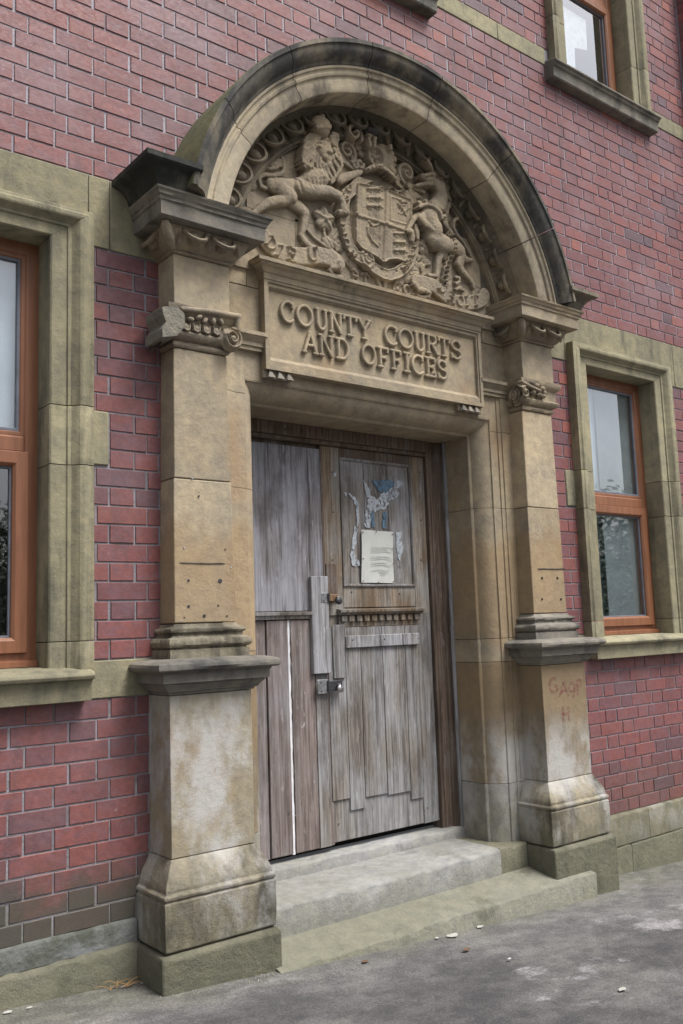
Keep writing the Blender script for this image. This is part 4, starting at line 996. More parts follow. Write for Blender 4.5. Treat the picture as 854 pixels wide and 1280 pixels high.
# lower boards with stepped bottom ends
e_ = lambda x, y: (300+x/3.2846, 780+y/3.2846)
def Wz(x, y): return W(*e_(x, y), DZ-.008)
lb = [(385, 445, 722, 'oak_grey'), (447, 508, 762, 'oak_grey'), (510, 600, 704, 'oak_grey'), (602, 694, 695, 'oak_grey'), (696, 746, 718, 'oak_grey')]
ztop = 1.596
for k, (a, b, v, mt) in enumerate(lb):
    x0 = Wz(a, 500)[0]; x1 = Wz(b, 500)[0]; z0 = Wz((a+b)/2, v)[1]
    if k == 0: x0 = XM+.006
    MB().box(x0, x1-.0004, DZ-.009+.0004*(k % 3), DZ+.0095, z0, ztop).build('board', mt, rf, 30, .0012)
MB().box(Wz(748, 500)[0], xe, DZ-.003, DZ+.0095, .512, 1.66).build('stile', 'oak_grey', rf, 30, .003)
MB().box(XM+.004, Wz(747, 500)[0], DZ+.001, DZ+.0095, .514, .72).build('bottom_rail', 'oak_grey', rf, 30, .003)
q = pxbox(417, 781, 431.5, 848, DZ-.020, .010); q.build('batten', 'oak_grey', rf, 30, .003)
# bare fixing timber behind the lock
x0, z0 = W(416, 728, DZ-.012); MB().box(XM+.006, x0+.03, DZ-.014, DZ-.003, z0-.10, z0+.10).build('lock_block', 'oak_dark', rf, 30, .004)
# poster scraps stuck on the panel
def scrap(pts, y, mat, name='poster_scrap'):
    P = [W(300+a/3.2846, 520+b/3.2846, y) for a, b in pts]; n = len(P); rnd = random.Random(int(pts[0][0])); V = []
    Q = []
    for i in range(n):
        a, b = P[i], P[(i+1) % n]
        for k in range(4):
            f = k/4; j = 0 if k == 0 else .007; Q.append((a[0]+(b[0]-a[0])*f+rnd.uniform(-j, j), a[1]+(b[1]-a[1])*f+rnd.uniform(-j, j)))
    n = len(Q)
    MB().add([(a, y, b) for a, b in Q]+[(a, y+.001, b) for a, b in Q], [tuple(range(n)), tuple(range(n, 2*n))[::-1]]+[(i, (i+1) % n, (i+1) % n+n, i+n) for i in range(n)]).build(name, mat, rf, 0)
py = DZ-.0005
scrap([(505, 262), (520, 275), (535, 320), (560, 345), (600, 300), (650, 262), (672, 268), (668, 292), (640, 300), (655, 320), (620, 345), (600, 380), (560, 388), (542, 410), (535, 460), (515, 455), (505, 420), (525, 380), (520, 330)], py, 'poster')
scrap([(548, 262), (612, 262), (640, 275), (615, 300), (600, 318), (575, 312), (562, 300)], py-.0012, 'poster_blue')
scrap([(538, 390), (552, 392), (553, 458), (540, 460)], py-.0013, 'poster_blue')
scrap([(585, 400), (602, 396), (600, 458), (588, 460)], py-.0008, 'poster_blue')
scrap([(425, 312), (440, 318), (438, 330)], py, 'poster'); scrap([(445, 318), (470, 330), (488, 360), (488, 440), (480, 455), (478, 370), (460, 340)], py, 'poster')
scrap([(470, 450), (485, 470), (470, 560), (492, 610), (488, 618), (462, 615), (455, 560)], py-.0002, 'poster')
scrap([(640, 480), (665, 470), (668, 560), (655, 600), (645, 560)], py, 'poster')
scrap([(385, 232), (397, 230), (396, 250), (386, 248)], DZ-.0035, 'poster')
rnd = random.Random(8)
for (u, v) in ((322, 560), (345, 553), (398, 560), (399, 600), (398, 640), (399, 690), (398, 740), (326, 640), (326, 700), (344, 790), (357, 790), (345, 900), (372, 860), (386, 790), (344, 1020), (370, 1010), (404, 900), (404, 960), (404, 1020)):
    x, z = W(u, v, DZ-.006); MB().ball((x, DZ-.005, z), .0042, .004, .0042, 8, 4).build('nail', 'iron', lf, 60)
for (u, v) in ((416, 590), (417, 640), (416, 700), (440, 740), (500, 742), (526, 590), (527, 650), (527, 700), (438, 800), (478, 799), (520, 798), (440, 985), (500, 975), (424, 1030), (535, 1010)):
    x, z = W(u, v, DZ-.006); MB().ball((x, DZ-.004 if abs(v-799) > 5 else DZ-.024, z), .0042, .004, .0042, 8, 4).build('nail', 'iron', rf, 60)
place(rf, (.25, DZ, .51))
# splashes of paper on the plywood leaf
for pts in ([(280, 370), (300, 360), (320, 380), (342, 400), (340, 435), (310, 440), (285, 425), (290, 400), (268, 385)], [(52, 315), (70, 310), (92, 330), (90, 350), (60, 345)], [(160, 430), (172, 425), (168, 470), (160, 480)], [(140, 600), (158, 598), (160, 630), (145, 635)], [(270, 635), (350, 650), (348, 640), (300, 628)], [(60, 150), (75, 150), (110, 440), (100, 450)], [(150, 420), (175, 430), (185, 600), (172, 600)], [(245, 600), (265, 560), (270, 700), (255, 690)], [(300, 430), (335, 440), (330, 620), (315, 560)]):
    P = [W(300+a/3.2846, 520+b/3.2846, DZ-.003) for a, b in pts]; n = len(P)
    MB().add([(a, DZ-.0032, b) for a, b in P]+[(a, DZ-.0022, b) for a, b in P], [tuple(range(n)), tuple(range(n, 2*n))[::-1]]+[(i, (i+1) % n, (i+1) % n+n, i+n) for i in range(n)]).build('poster_scrap', 'poster', lf, 0)

# notice pinned on the right leaf
nt_ = empty('paper_notice', 'yellowed paper notice pinned to the panel of the right door leaf', 'notice')
z_ = lambda a, b, y: W(300+a/3.2846, 520+b/3.2846, y)
c4 = [z_(500, 466, DZ-.012), z_(628, 476, DZ-.010), z_(632, 686, DZ-.008), z_(500, 684, DZ-.010)]
n = 8; rings = []
def nxz(f, g): 
    a = np.array(c4); p_ = (a[0]*(1-f)+a[1]*f)*(1-g)+(a[3]*(1-f)+a[2]*f)*g; return p_
vs = []
for j in range(n+1):
    for i in range(n+1):
        p_ = nxz(i/n, j/n); vs.append((p_[0], DZ-.010-.003*math.sin(i*1.1+j*.5), p_[1]))
vs2 = [(a, b+.0012, c) for a, b, c in vs]; N = (n+1)**2
fs = [(j*(n+1)+i, j*(n+1)+i+1, (j+1)*(n+1)+i+1, (j+1)*(n+1)+i) for j in range(n) for i in range(n)]
MB().add(vs+vs2, fs+[tuple(k+N for k in f[::-1]) for f in fs]).build('sheet', 'paper', nt_, 60)
rnd = random.Random(3); q = MB()
for g, a0, a1 in [(.32, .3, .95), (.36, .3, .8), (.40, .3, .9), (.50, .28, .9), (.54, .28, .95), (.62, .28, .75), (.66, .28, .9), (.76, .3, .85), (.80, .5, .8), (.84, .55, .7)]:
    p0 = nxz(a0, g); p1 = nxz(a1, g); k_ = 6; ln = [(p0[0]+(p1[0]-p0[0])*i/k_, DZ-.0146, p0[1]+(p1[1]-p0[1])*i/k_) for i in range(k_+1)]
    MB().loft([[(x, y-.0004, z-.0011), (x, y+.0004, z-.0011), (x, y+.0004, z+.0011), (x, y-.0004, z+.0011)] for x, y, z in ln]).build('print_line', 'ink', nt_, 0)
for f, g in ((.45, .02), (.97, .05), (.98, .33), (.97, .62), (.97, .97), (.5, .99), (.03, .05), (.04, .55), (.03, .97)):
    p_ = nxz(f, g); MB().ball((p_[0], DZ-.015, p_[1]), .004, .003, .004, 8, 4).build('drawing_pin', 'rusty', nt_, 60)
place(nt_, (.05, DZ, 1.8))

# two hasps with padlocks
def hasp(u0, v0, u1, v1, lu, lv, label, ang):
    h = empty('padlock_hasp', label, 'lock')
    y = DZ-.034; xa, za = W(u0, v0, y); xb, zb = W(u1, v1, y); hh = (za-zb); zm = (za+zb)/2
    MB().box(xa, xa+(xb-xa)*.42, y+.002, y+.005, zm-hh*.5, zm+hh*.5).build('fixing_plate', 'galv', h, 30, .002)
    MB().box(xa+(xb-xa)*.42, xb, y-.004, y+.001, zm-hh*.36, zm+hh*.36).build('strap', 'iron' if ang else 'rusty', h, 30, .002)
    MB().tube([(xa+(xb-xa)*.42, y-.002, zm-hh*.4), (xa+(xb-xa)*.42, y-.002, zm+hh*.4)], .006, 8).build('knuckle', 'iron', h, 40)
    lx, lz = W(lu, lv, y-.03)
    MB().tube([(lx, y-.004, lz+.005), (lx, y-.020, lz+.012), (lx+.004, y-.030, lz+.004), (lx+.002, y-.028, lz-.014)], .0045, 8).build('shackle', 'galv', h, 50)
    b = MB().ball((lx+.004, y-.022, lz-.012), .022, .012, .020, 16, 8); b.build('lock_body', 'iron' if not ang else 'galv', h, 50)
    for k in (-1, 1): MB().ball((xa+(xb-xa)*.14, y, zm+k*hh*.3), .004, .003, .004, 8, 4).build('screw', 'iron', h, 50)
    place(h, (xa, y, zm))
hasp(402, 741, 423, 753, 424, 748, 'upper rusty hasp and round black padlock beside the lock block', 0)
hasp(397.5, 850, 428, 865, 426, 858, 'lower dark steel hasp and padlock below the batten', 1)

# ================================================================== TYMPANUM AND ARMS
t = empty('tympanum', 'plain stone backing of the arch behind the carved arms, built of a few large blocks', 'tympanum')
def clipped(x0, x1, z0, z1, R=.914):
    n = max(2, int((x1-x0)/.03)); top = []
    for i in range(n+1):
        x = x0+(x1-x0)*i/n; h = R*R-x*x; top.append((x, min(z1, CZ+math.sqrt(h)) if h > 0 else z0))
    return top
blocks = [(-.90, -.52, 3.28, 3.585), (-.52, .0, 3.28, 3.60), (.0, .46, 3.28, 3.55), (.46, .90, 3.28, 3.52), (-.80, -.50, 3.585, 3.80), (-.50, .10, 3.60, 3.86), (.10, .46, 3.55, 3.86), (.46, .80, 3.52, 3.80), (-.70, -.50, 3.80, 4.1), (-.50, .10, 3.86, 4.2), (.10, .70, 3.86, 4.2)]
TY = -.018
for (a, b, z0, z1) in blocks:
    tp_ = clipped(a+.0012, b-.0012, z0, z1-.0024)
    if max(q[1] for q in tp_)-z0 < .02: continue
    rings = [[(x, TY, z0), (x, TY, max(z, z0+.001)), (x, .1, max(z, z0+.001)), (x, .1, z0)] for x, z in tp_]
    MB().loft(rings).build('backing_block', 'stone_carved', t, 30)
MB().box(-.59, .59, TY+.006, .12, 3.28, 3.45).build('joint_mortar', 'stone_black', t, 0); MB().box(-.86, .86, TY+.006, .12, 3.45, 3.9).build('joint_mortar', 'stone_black', t, 0)
place(t, (0, 0, 3.34))

arms = empty('royal_arms', 'carved royal coat of arms with crowned lion, chained unicorn, quartered shield and motto ribbon', 'coat of arms')
RH = .62
ZO = {1: (290, 130, 7.76), 2: (290, 220, 7.76), 3: (370, 130, 7.76), 4: (370, 230, 7.76), 5: (440, 130, 7.76), 6: (440, 230, 7.76), 7: (510, 190, 7.76), 8: (510, 270, 6.57)}
def G(T, u, v, h=.03):
    a, b, s = ZO[T]; return W(a+u/s, b+v/s, TY-h*RH)
def PT(L):      # [(zoom, u, v, r, h)]
    out = []
    for (T, u, v, r, h) in L: h *= .92; x, z = G(T, u, v, h+r*.5); out.append((x, z, r*(.80 if r > .012 else .92), h))
    return out
R_ = .0032
def new(x0, x1, z0, z1, res=R_):
    f = HF(x0, x1, z0, z1, res, TY); f.hs = RH; return f
rnd = random.Random(11)

# --- lion
f = new(-1.0, .02, 3.28, 4.15)
f.chain(PT([(2, 470, 100, .062, .03), (2, 590, 100, .055, .04), (2, 720, 90, .062, .05), (3, 170, 740, .075, .06), (3, 250, 690, .07, .07)]))           # trunk
f.chain(PT([(2, 400, 80, .045, .03), (2, 500, 120, .060, .045), (2, 590, 185, .045, .06)]))                                   # near haunch
f.chain(PT([(2, 590, 190, .042, .06), (2, 480, 230, .036, .05), (2, 370, 250, .030, .045), (2, 290, 300, .024, .04), (2, 235, 345, .020, .03)]))   # shank stretched back
f.chain(PT([(2, 235, 345, .020, .03), (2, 205, 372, .018, .03), (2, 180, 365, .012, .02)]))
f.chain(PT([(2, 560, 230, .040, .02), (2, 650, 285, .042, .03), (2, 715, 345, .036, .04)]))                                   # far thigh
f.chain(PT([(2, 720, 360, .032, .04), (2, 712, 440, .024, .04), (2, 690, 530, .019, .035), (2, 675, 575, .018, .03)]))
f.chain(PT([(2, 675, 575, .018, .03), (2, 720, 640, .020, .035), (2, 775, 685, .020, .035), (2, 810, 690, .012, .03)]))        # paw
f.chain(PT([(4, 60, 20, .05, .08), (4, 200, 55, .040, .095), (4, 330, 60, .034, .10), (4, 430, 105, .027, .10), (4, 465, 180, .024, .095), (4, 468, 235, .027, .09)]))
f.chain(PT([(4, 430, 268, .014, .09), (4, 470, 262, .016, .095), (4, 512, 272, .014, .09)]))
for u in (425, 452, 480, 508): f.chain(PT([(4, u, 262, .010, .098), (4, u-2, 292, .009, .085)]))
f.chain(PT([(3, 430, 730, .034, .05), (3, 520, 695, .028, .055), (3, 610, 665, .022, .055), (3, 640, 655, .015, .05)]))         # far arm on the shield
f.cut(PT([(2, 560, 10, .010, .018), (2, 596, 60, .010, .022), (2, 606, 130, .010, .018), (2, 620, 190, .008, .01)]))
for i in range(5): f.cut(PT([(3, 40+i*38, 770, .006, .008), (3, 60+i*36, 850, .005, .008)]))
# head
f.ell(*G(3, 265, 430, .12), .078, .105, .055, .045)
f.ell(*G(3, 310, 430, .14), .046, .062, .085, .045)
f.chain(PT([(3, 300, 355, .030, .10), (3, 330, 430, .022, .12), (3, 345, 470, .022, .13)]))
f.ell(*G(3, 352, 455, .16), .018, .012, .135, .02)
f.ell(*G(3, 330, 505, .15), .032, .022, .115, .022); f.ell(*G(3, 372, 500, .15), .020, .018, .115, .02)
f.ell(*G(3, 340, 560, .14), .026, .026, .10, .03)
f.cut(PT([(3, 300, 525, .006, .02), (3, 345, 530, .008, .028), (3, 385, 520, .006, .02)]))
f.ell(*G(3, 250, 395, .14), .017, .010, .115, .012); f.cut(PT([(3, 235, 402, .006, .015), (3, 262, 408, .006, .018), (3, 282, 412, .005, .012)]))
f.cut(PT([(3, 330, 395, .006, .015), (3, 350, 402, .005, .014)]))
f.chain(PT([(3, 215, 372, .010, .11), (3, 250, 368, .011, .125), (3, 285, 385, .010, .13)]))
# mane: waved locks
def lock(L, r=.019, h=.118):
    n = len(L); P = [(3, u, v, r*(1-.45*i/(n-1)), h-.006*i) for i, (u, v) in enumerate(L)]; P = PT(P); f.chain(P); f.cut([(x+.004, z, r_*.22, .010) for x, z, r_, h_ in P])
for L in ([(230, 310), (160, 320), (120, 345), (115, 380)], [(200, 350), (140, 380), (120, 425), (135, 460)], [(190, 400), (130, 440), (100, 490), (110, 540)], [(180, 440), (150, 490), (120, 540), (130, 600)],
          [(190, 480), (170, 540), (160, 590), (180, 630)], [(215, 500), (200, 560), (215, 620), (250, 660)], [(240, 530), (240, 600), (275, 660), (300, 690)], [(265, 575), (280, 630), (310, 690), (320, 730)],
          [(300, 600), (320, 660), (350, 710), (350, 760)], [(345, 600), (370, 650), (385, 700), (365, 745)], [(380, 560), (410, 600), (420, 650), (400, 690)], [(395, 500), (430, 540), (450, 590), (430, 650)],
          [(380, 440), (420, 470), (440, 520), (460, 560)], [(360, 370), (395, 400), (410, 440), (400, 470)], [(350, 320), (385, 340), (400, 380), (395, 410)], [(370, 290), (405, 300), (412, 340), (395, 365)],
          [(140, 600), (90, 560), (95, 510), (120, 470)], [(210, 330), (175, 360), (165, 400), (180, 440)], [(155, 480), (105, 560), (90, 600), (110, 625)], [(280, 690), (260, 640), (250, 600)], [(205, 300), (150, 300), (105, 330), (85, 380)], [(120, 380), (85, 420), (75, 480)], [(110, 440), (75, 500), (70, 560)]): lock(L)
# tail
f.chain(PT([(1, 330, 815, .014, .03), (1, 285, 790, .014, .03), (1, 268, 740, .014, .032), (1, 275, 705, .014, .034), (1, 320, 682, .014, .034), (1, 400, 690, .014, .032), (1, 470, 682, .014, .03), (1, 508, 650, .013, .03), (1, 512, 600, .013, .03), (1, 505, 545, .014, .03)]))
for L in ([(500, 540), (480, 500), (450, 480)], [(490, 560), (450, 540), (420, 500)], [(480, 590), (430, 590), (390, 560), (370, 530)], [(450, 560), (400, 580), (350, 570), (320, 545)], [(440, 610), (380, 625), (330, 610), (300, 580)], [(420, 520), (380, 530), (350, 560)]):
    f.chain(PT([(1, u, v, .015-.002*i, .018) for i, (u, v) in enumerate(L)]))
lion = f.build('lion', 'stone_carved', arms, 1)
f = new(-.72, -.36, 3.86, 4.16, .0028)
f.chain(PT([(3, 225, 280, .030, .11), (3, 295, 270, .030, .13), (3, 365, 284, .030, .11)]), dome=.8)
f.ell(*G(3, 297, 172, .20), .062, .050, .13, .05)
f.chain(PT([(3, 226, 226, .020, .15), (3, 295, 220, .020, .17), (3, 368, 230, .020, .15)]), dome=.5)
for du in (-52, -26, 0, 26, 52): f._bump(PT([(3, 297+du*.95, 205, .007, .020), (3, 297+du*1.05, 165, .007, .020), (3, 297+du*.25, 118, .006, .016)]))
for k in range(7): f.ell(*G(3, 226+k*23, 208-8*math.sin(PI*k/6), .2), .011, .014, .17, .014)
f.ell(*G(3, 297, 98, .2), .013, .015, .15, .018)
f.build('crown', 'stone_carved', lion, 0)
# swelling bank of stone behind the tail
f = new(-1.0, -.40, 3.28, 3.85)
f.chain(PT([(1, 110, 720, .050, -.012), (1, 200, 640, .048, -.006), (1, 290, 560, .040, -.006), (1, 380, 480, .032, -.008), (1, 450, 430, .022, -.01)]), dome=.8)
f.chain(PT([(1, 120, 780, .05, -.02), (1, 200, 760, .055, -.014), (1, 270, 700, .04, -.02)]), dome=.8)
f.build('mantle', 'stone_carved', arms, 1)

# --- unicorn
f = new(.06, .92, 3.26, 4.12)
f.chain(PT([(7, 340, 420, .058, .07), (7, 330, 350, .052, .08), (7, 320, 280, .048, .085)]))
f.chain(PT([(7, 345, 420, .058, .07), (7, 330, 490, .062, .07), (7, 250, 570, .070, .075), (7, 220, 640, .085, .08), (7, 270, 730, .085, .08)]))
f.chain(PT([(7, 270, 730, .085, .08), (8, 230, 170, .078, .07), (8, 300, 210, .066, .06), (8, 350, 230, .055, .05), (8, 400, 245, .05, .04)]))
f.chain(PT([(7, 300, 215, .040, .095), (7, 240, 235, .034, .10), (7, 180, 240, .026, .105), (7, 150, 232, .022, .105)]))   # head
f.chain(PT([(7, 310, 290, .034, .09), (7, 260, 300, .024, .09), (7, 190, 300, .014, .09), (7, 130, 312, .012, .085), (7, 85, 322, .010, .08)]))
f.ell(*G(7, 318, 300, .13), .035, .042, .09, .035)
f.cut(PT([(7, 120, 285, .007, .03), (7, 165, 268, .007, .03), (7, 215, 275, .006, .02)]))
f.ell(*G(7, 178, 218, .14), .009, .007, .118, .010); f.cut(PT([(7, 172, 216, .005, .018), (7, 184, 219, .005, .018)]))
f.ell(*G(7, 272, 205, .14), .020, .014, .118, .012); f.cut(PT([(7, 258, 212, .005, .012), (7, 282, 214, .006, .018), (7, 300, 214, .005, .01)]))
f.chain(PT([(7, 242, 165, .018, .12), (7, 225, 125, .015, .15), (7, 195, 75, .012, .17), (7, 150, 22, .007, .18)]))                                   # horn
for k in range(6): f.cut(PT([(7, 236-k*15, 150-k*24, .004, .006), (7, 222-k*15, 150-k*24, .004, .006)]))
f.chain(PT([(7, 350, 190, .020, .09), (7, 395, 215, .018, .085), (7, 412, 260, .010, .07)]))                                                        # ear
for L in ([(370, 200), (410, 240), (415, 290)], [(380, 290), (430, 320), (450, 370), (430, 395)], [(385, 330), (420, 370), (440, 400)], [(370, 360), (400, 410), (415, 460)], [(380, 430), (410, 480), (400, 530)], [(370, 480), (390, 540), (385, 580)], [(350, 540), (380, 600), (370, 650)], [(330, 600), (370, 660), (385, 700)], [(360, 690), (400, 740), (430, 780)]):
    f.chain(PT([(7, u, v, .020-.004*i, .055) for i, (u, v) in enumerate(L)]))
# coronet collar
col_ = [(120, 528), (160, 508), (210, 508), (260, 528), (305, 565), (330, 605), (338, 640)]
f.chain(PT([(7, u, v, .013, .145) for u, v in col_]), dome=.9)
for i in range(6):
    (a, b), (c, d) = col_[i], col_[i+1]; u, v = (a+c)/2, (b+d)/2; nx, ny = (d-b), -(c-a); L = math.hypot(nx, ny); nx /= L; ny /= L
    f.chain(PT([(7, u, v, .011, .13), (7, u+nx*34, v+ny*34, .010, .12)])); f.ell(*G(7, u+nx*40, v+ny*40, .13), .012, .012, .11, .012)
f.cut(PT([(7, 268, 603, .009, .03), (7, 295, 603, .009, .035)]))
# forelegs
f.chain(PT([(7, 190, 610, .040, .10), (7, 140, 640, .032, .12), (7, 175, 690, .026, .13), (7, 240, 745, .020, .13)]))
f.chain(PT([(7, 110, 605, .022, .10), (7, 60, 650, .020, .10), (7, 25, 720, .017, .10), (7, 5, 755, .015, .10)]))
f.chain(PT([(8, 0, 118, .016, .10), (8, 35, 125, .020, .10), (8, 45, 165, .020, .095), (8, 40, 195, .020, .09)]))
f.chain(PT([(8, 70, 80, .020, .08), (8, 80, 140, .020, .085), (8, 82, 180, .014, .085)]))
# hind legs
f.chain(PT([(8, 400, 235, .052, .045), (8, 440, 280, .050, .05), (8, 455, 330, .040, .05), (8, 430, 390, .032, .05), (8, 455, 450, .026, .045), (8, 500, 500, .020, .04), (8, 530, 545, .017, .035), (8, 545, 585, .016, .03)]))
f.chain(PT([(8, 460, 350, .030, .045), (8, 520, 358, .014, .045), (8, 540, 362, .010, .04)]))
f.chain(PT([(8, 300, 270, .030, .03), (8, 265, 330, .030, .035), (8, 250, 400, .022, .04), (8, 245, 460, .017, .04), (8, 240, 490, .018, .04)]))
f.chain(PT([(8, 245, 492, .014, .04), (8, 175, 482, .011, .045)]))
f.ell(*G(8, 320, 300, .05), .028, .042, .01, .03)
# tail
f.chain(PT([(8, 530, 345, .010, .03), (8, 505, 290, .011, .035), (8, 455, 210, .011, .04), (8, 405, 150, .011, .045), (8, 382, 95, .011, .045), (8, 378, 50, .011, .045), (8, 395, 22, .011, .045), (8, 425, 14, .010, .04), (8, 450, 28, .010, .03)]))
f.build('unicorn', 'stone_carved', arms, 1)
f = new(.30, .92, 3.28, 3.80)   # chain
ch = [(372, 135), (378, 170), (400, 205), (405, 240), (408, 270), (400, 305), (385, 340), (370, 380), (355, 420), (350, 460), (342, 500), (346, 540), (358, 575)]
for i, (u, v) in enumerate(ch):
    x, z = G(8, u, v, .10); r0 = .016
    f._bump([(x+.7*r0*math.cos(a), z+r0*1.15*math.sin(a), .0065, .060-.002*i) for a in [k*PI/6 for k in range(13)]])
f.chain(PT([(8, 395, 500, .010, .03), (8, 425, 505, .010, .03), (8, 425, 540, .010, .03), (8, 400, 555, .010, .03), (8, 392, 545, .009, .03)]))
f.chain(PT([(8, 395, 600, .010, .03), (8, 430, 590, .012, .03), (8, 460, 610, .010, .03)]))
f.build('chain', 'stone_carved', arms, 1)

# --- garter belt with its letters
bel = [(4, 545, 60), (4, 500, 100), (4, 480, 180), (4, 478, 260), (4, 480, 330), (4, 492, 420), (4, 510, 520), (4, 545, 610), (4, 600, 690), (4, 690, 740), (4, 770, 810), (4, 850, 860), (6, 370, 880), (6, 450, 860), (6, 520, 810), (6, 580, 740), (6, 612, 640), (6, 622, 540), (6, 628, 440), (6, 628, 340), (6, 622, 250), (6, 590, 160), (6, 540, 90), (5, 490, 830), (5, 400, 760), (5, 320, 710), (5, 240, 690), (5, 160, 700), (5, 95, 740), (5, 50, 790), (4, 590, 30), (4, 545, 60)]
f = new(-.50, .36, 3.30, 3.92)
f.chain(PT([(T, u, v, .040, .050) for T, u, v in bel]), flat=True, bev=.006)
rb = PT([(T, u, v, .040, .050) for T, u, v in bel])
for sg in (-1, 1):
    e = []
    for i in range(len(rb)):
        a, b = rb[max(i-1, 0)], rb[min(i+1, len(rb)-1)]; d = Vector((b[0]-a[0], b[1]-a[1])).normalized(); e.append((rb[i][0]-sg*d.y*.028, rb[i][1]+sg*d.x*.028, .005, .010))
    f._bump(e)
def let(f, ch, T, u, v, size, ang, h=.018, r=.0046, base=.05, wide=1.):
    x, z = G(T, u, v, base); hf_letter(f, ch, x, z, size, r, h, ang, wide)
d2 = math.radians
for ch_, T, u, v, a in (('S', 4, 545, 165, 75), ('O', 4, 585, 85, 60), ('I', 4, 455, 330, -90), ('N', 4, 466, 395, -86)): pass
for ch_, T, u, v, a in (('H', 4, 600, 690, -48), ('O', 4, 545, 585, -60), ('N', 4, 500, 490, -75), ('I', 4, 478, 405, -85)):
    let(f, ch_, T, u, v, .045, d2(a+180 if False else a+180)) if False else let(f, ch_, T, u-18, v+8, .042, d2(a+90+95))
let(f, 'S', 4, 500, 170, .042, d2(80)); let(f, 'O', 4, 520, 90, .042, d2(62))
for ch_, u, v, a in (('Q', 175, 725, 8), ('U', 235, 735, -4), ('I', 300, 745, -14), ('M', 340, 780, -24), ('A', 410, 815, -32), ('L', 480, 850, -42)): let(f, ch_, 5, u, v, .042, d2(a))
for ch_, u, v, a in (('E', 612, 625, 100), ('N', 598, 700, 112), ('S', 575, 760, 122), ('E', 545, 815, 135)): let(f, ch_, 6, u, v, .040, d2(a))
for u, v in ((265, 835), (410, 855), (455, 835), (515, 825)): f.cut(PT([(6, u, v, .007, .02), (6, u+3, v+3, .007, .02)]))
# buckle
x, z = G(4, 700, 720, .06); f.ell(x, z, .055, .062, .035, .018); f._bump([(x+.040*math.cos(a), z+.048*math.sin(a), .009, .016) for a in [k*PI/9 for k in range(19)]])
let(f, 'C', 4, 680, 735, .045, d2(-8), .012, .006, .07)
f.chain(PT([(6, 320, 890, .018, .03), (6, 330, 960, .016, .025), (6, 325, 1010, .014, .02)])); f.ell(*G(6, 370, 900, .05), .026, .026, .03, .028)
f.chain(PT([(6, 250, 920, .016, .015), (6, 275, 985, .018, .012)]))
f.build('garter', 'stone_carved', arms, 1)

# --- shield
f = new(-.36, .32, 3.36, 3.90, .0032)
P = [G(6, *q, .06) for q in ((52, -20), (330, 40), (582, 150), (578, 300), (560, 480), (575, 600), (560, 740), (530, 765), (440, 735), (360, 740), (305, 775), (250, 720), (160, 670), (80, 620), (38, 560), (34, 400), (40, 200))]
f.poly(P, .058)
ed = P+[P[0]]; f._bump([(x, z, .011, .017) for x, z in ed])
V0, V1 = G(6, 338, 45, .06), G(6, 310, 760, .06); H0, H1, H2 = G(6, 45, 300, .06), G(6, 330, 385, .06), G(6, 575, 470, .06)
f._bump([(*V0, .010, .016), (*H1, .010, .016), (*V1, .010, .016)]); f._bump([(*H0, .010, .016), (*H1, .010, .016), (*H2, .010, .016)])
def passant(T, u, v, w_=1.):
    f._bump(PT([(T, u, v+8, .0065, .012), (T, u+40*w_, v+2, .009, .017), (T, u+85*w_, v+6, .0095, .018), (T, u+120*w_, v+6, .009, .018), (T, u+140*w_, v-6, .010, .019)]))
    for k, dx in enumerate((12, 34, 88, 118)): f._bump(PT([(T, u+dx*w_, v+12, .0048, .014), (T, u+(dx+8)*w_, v+36, .004, .012), (T, u+(dx+16)*w_, v+40, .004, .010)]))
    f._bump(PT([(T, u+2, v+5, .004, .010), (T, u-4, v-18, .004, .010), (T, u+12, v-30, .004, .010)])); f._bump(PT([(T, u+130*w_, v+18, .005, .014), (T, u+165*w_, v+24, .004, .012)]))
for dy in (60, 145, 225): passant(6, 112, dy, .95)
for dy in (485, 570, 648): passant(6, 372, dy+6, .78)
q = [G(6, a, b, .06) for a, b in ((378, 118), (545, 185), (538, 395), (378, 350))]; f._bump([(x, z, .005, .008) for x, z in q+[q[0]]])
f._bump(PT([(6, 412, 205, .008, .014), (6, 440, 240, .010, .018), (6, 470, 280, .009, .016), (6, 490, 320, .006, .014)])); f._bump(PT([(6, 440, 180, .009, .016), (6, 455, 195, .011, .018)]))
for a, b, c, d in ((450, 255, 420, 300), (430, 230, 480, 225), (480, 280, 520, 250), (520, 250, 515, 225), (470, 290, 440, 310), (455, 200, 490, 195)): f._bump(PT([(6, a, b, .005, .012), (6, c, d, .005, .012)]))
f._bump(PT([(6, 130, 385, .008, .014), (6, 120, 440, .009, .017), (6, 128, 500, .009, .017), (6, 165, 570, .009, .016), (6, 220, 620, .009, .014)])); f._bump(PT([(6, 130, 390, .008, .014), (6, 165, 425, .007, .014), (6, 205, 420, .007, .014), (6, 240, 400, .007, .012)])); f._bump(PT([(6, 242, 400, .005, .012), (6, 236, 610, .005, .012)]))
for k in range(6): f._bump(PT([(6, 150+k*14, 440+k*2, .0028, .009), (6, 150+k*14, 530+k*15, .0028, .009)]))
for k in range(15): f.cut(PT([(6, 262, 400+k*18, .003, .005), (6, 300, 408+k*18, .003, .005)]))
f.build('shield', 'stone_carved', arms, 1)

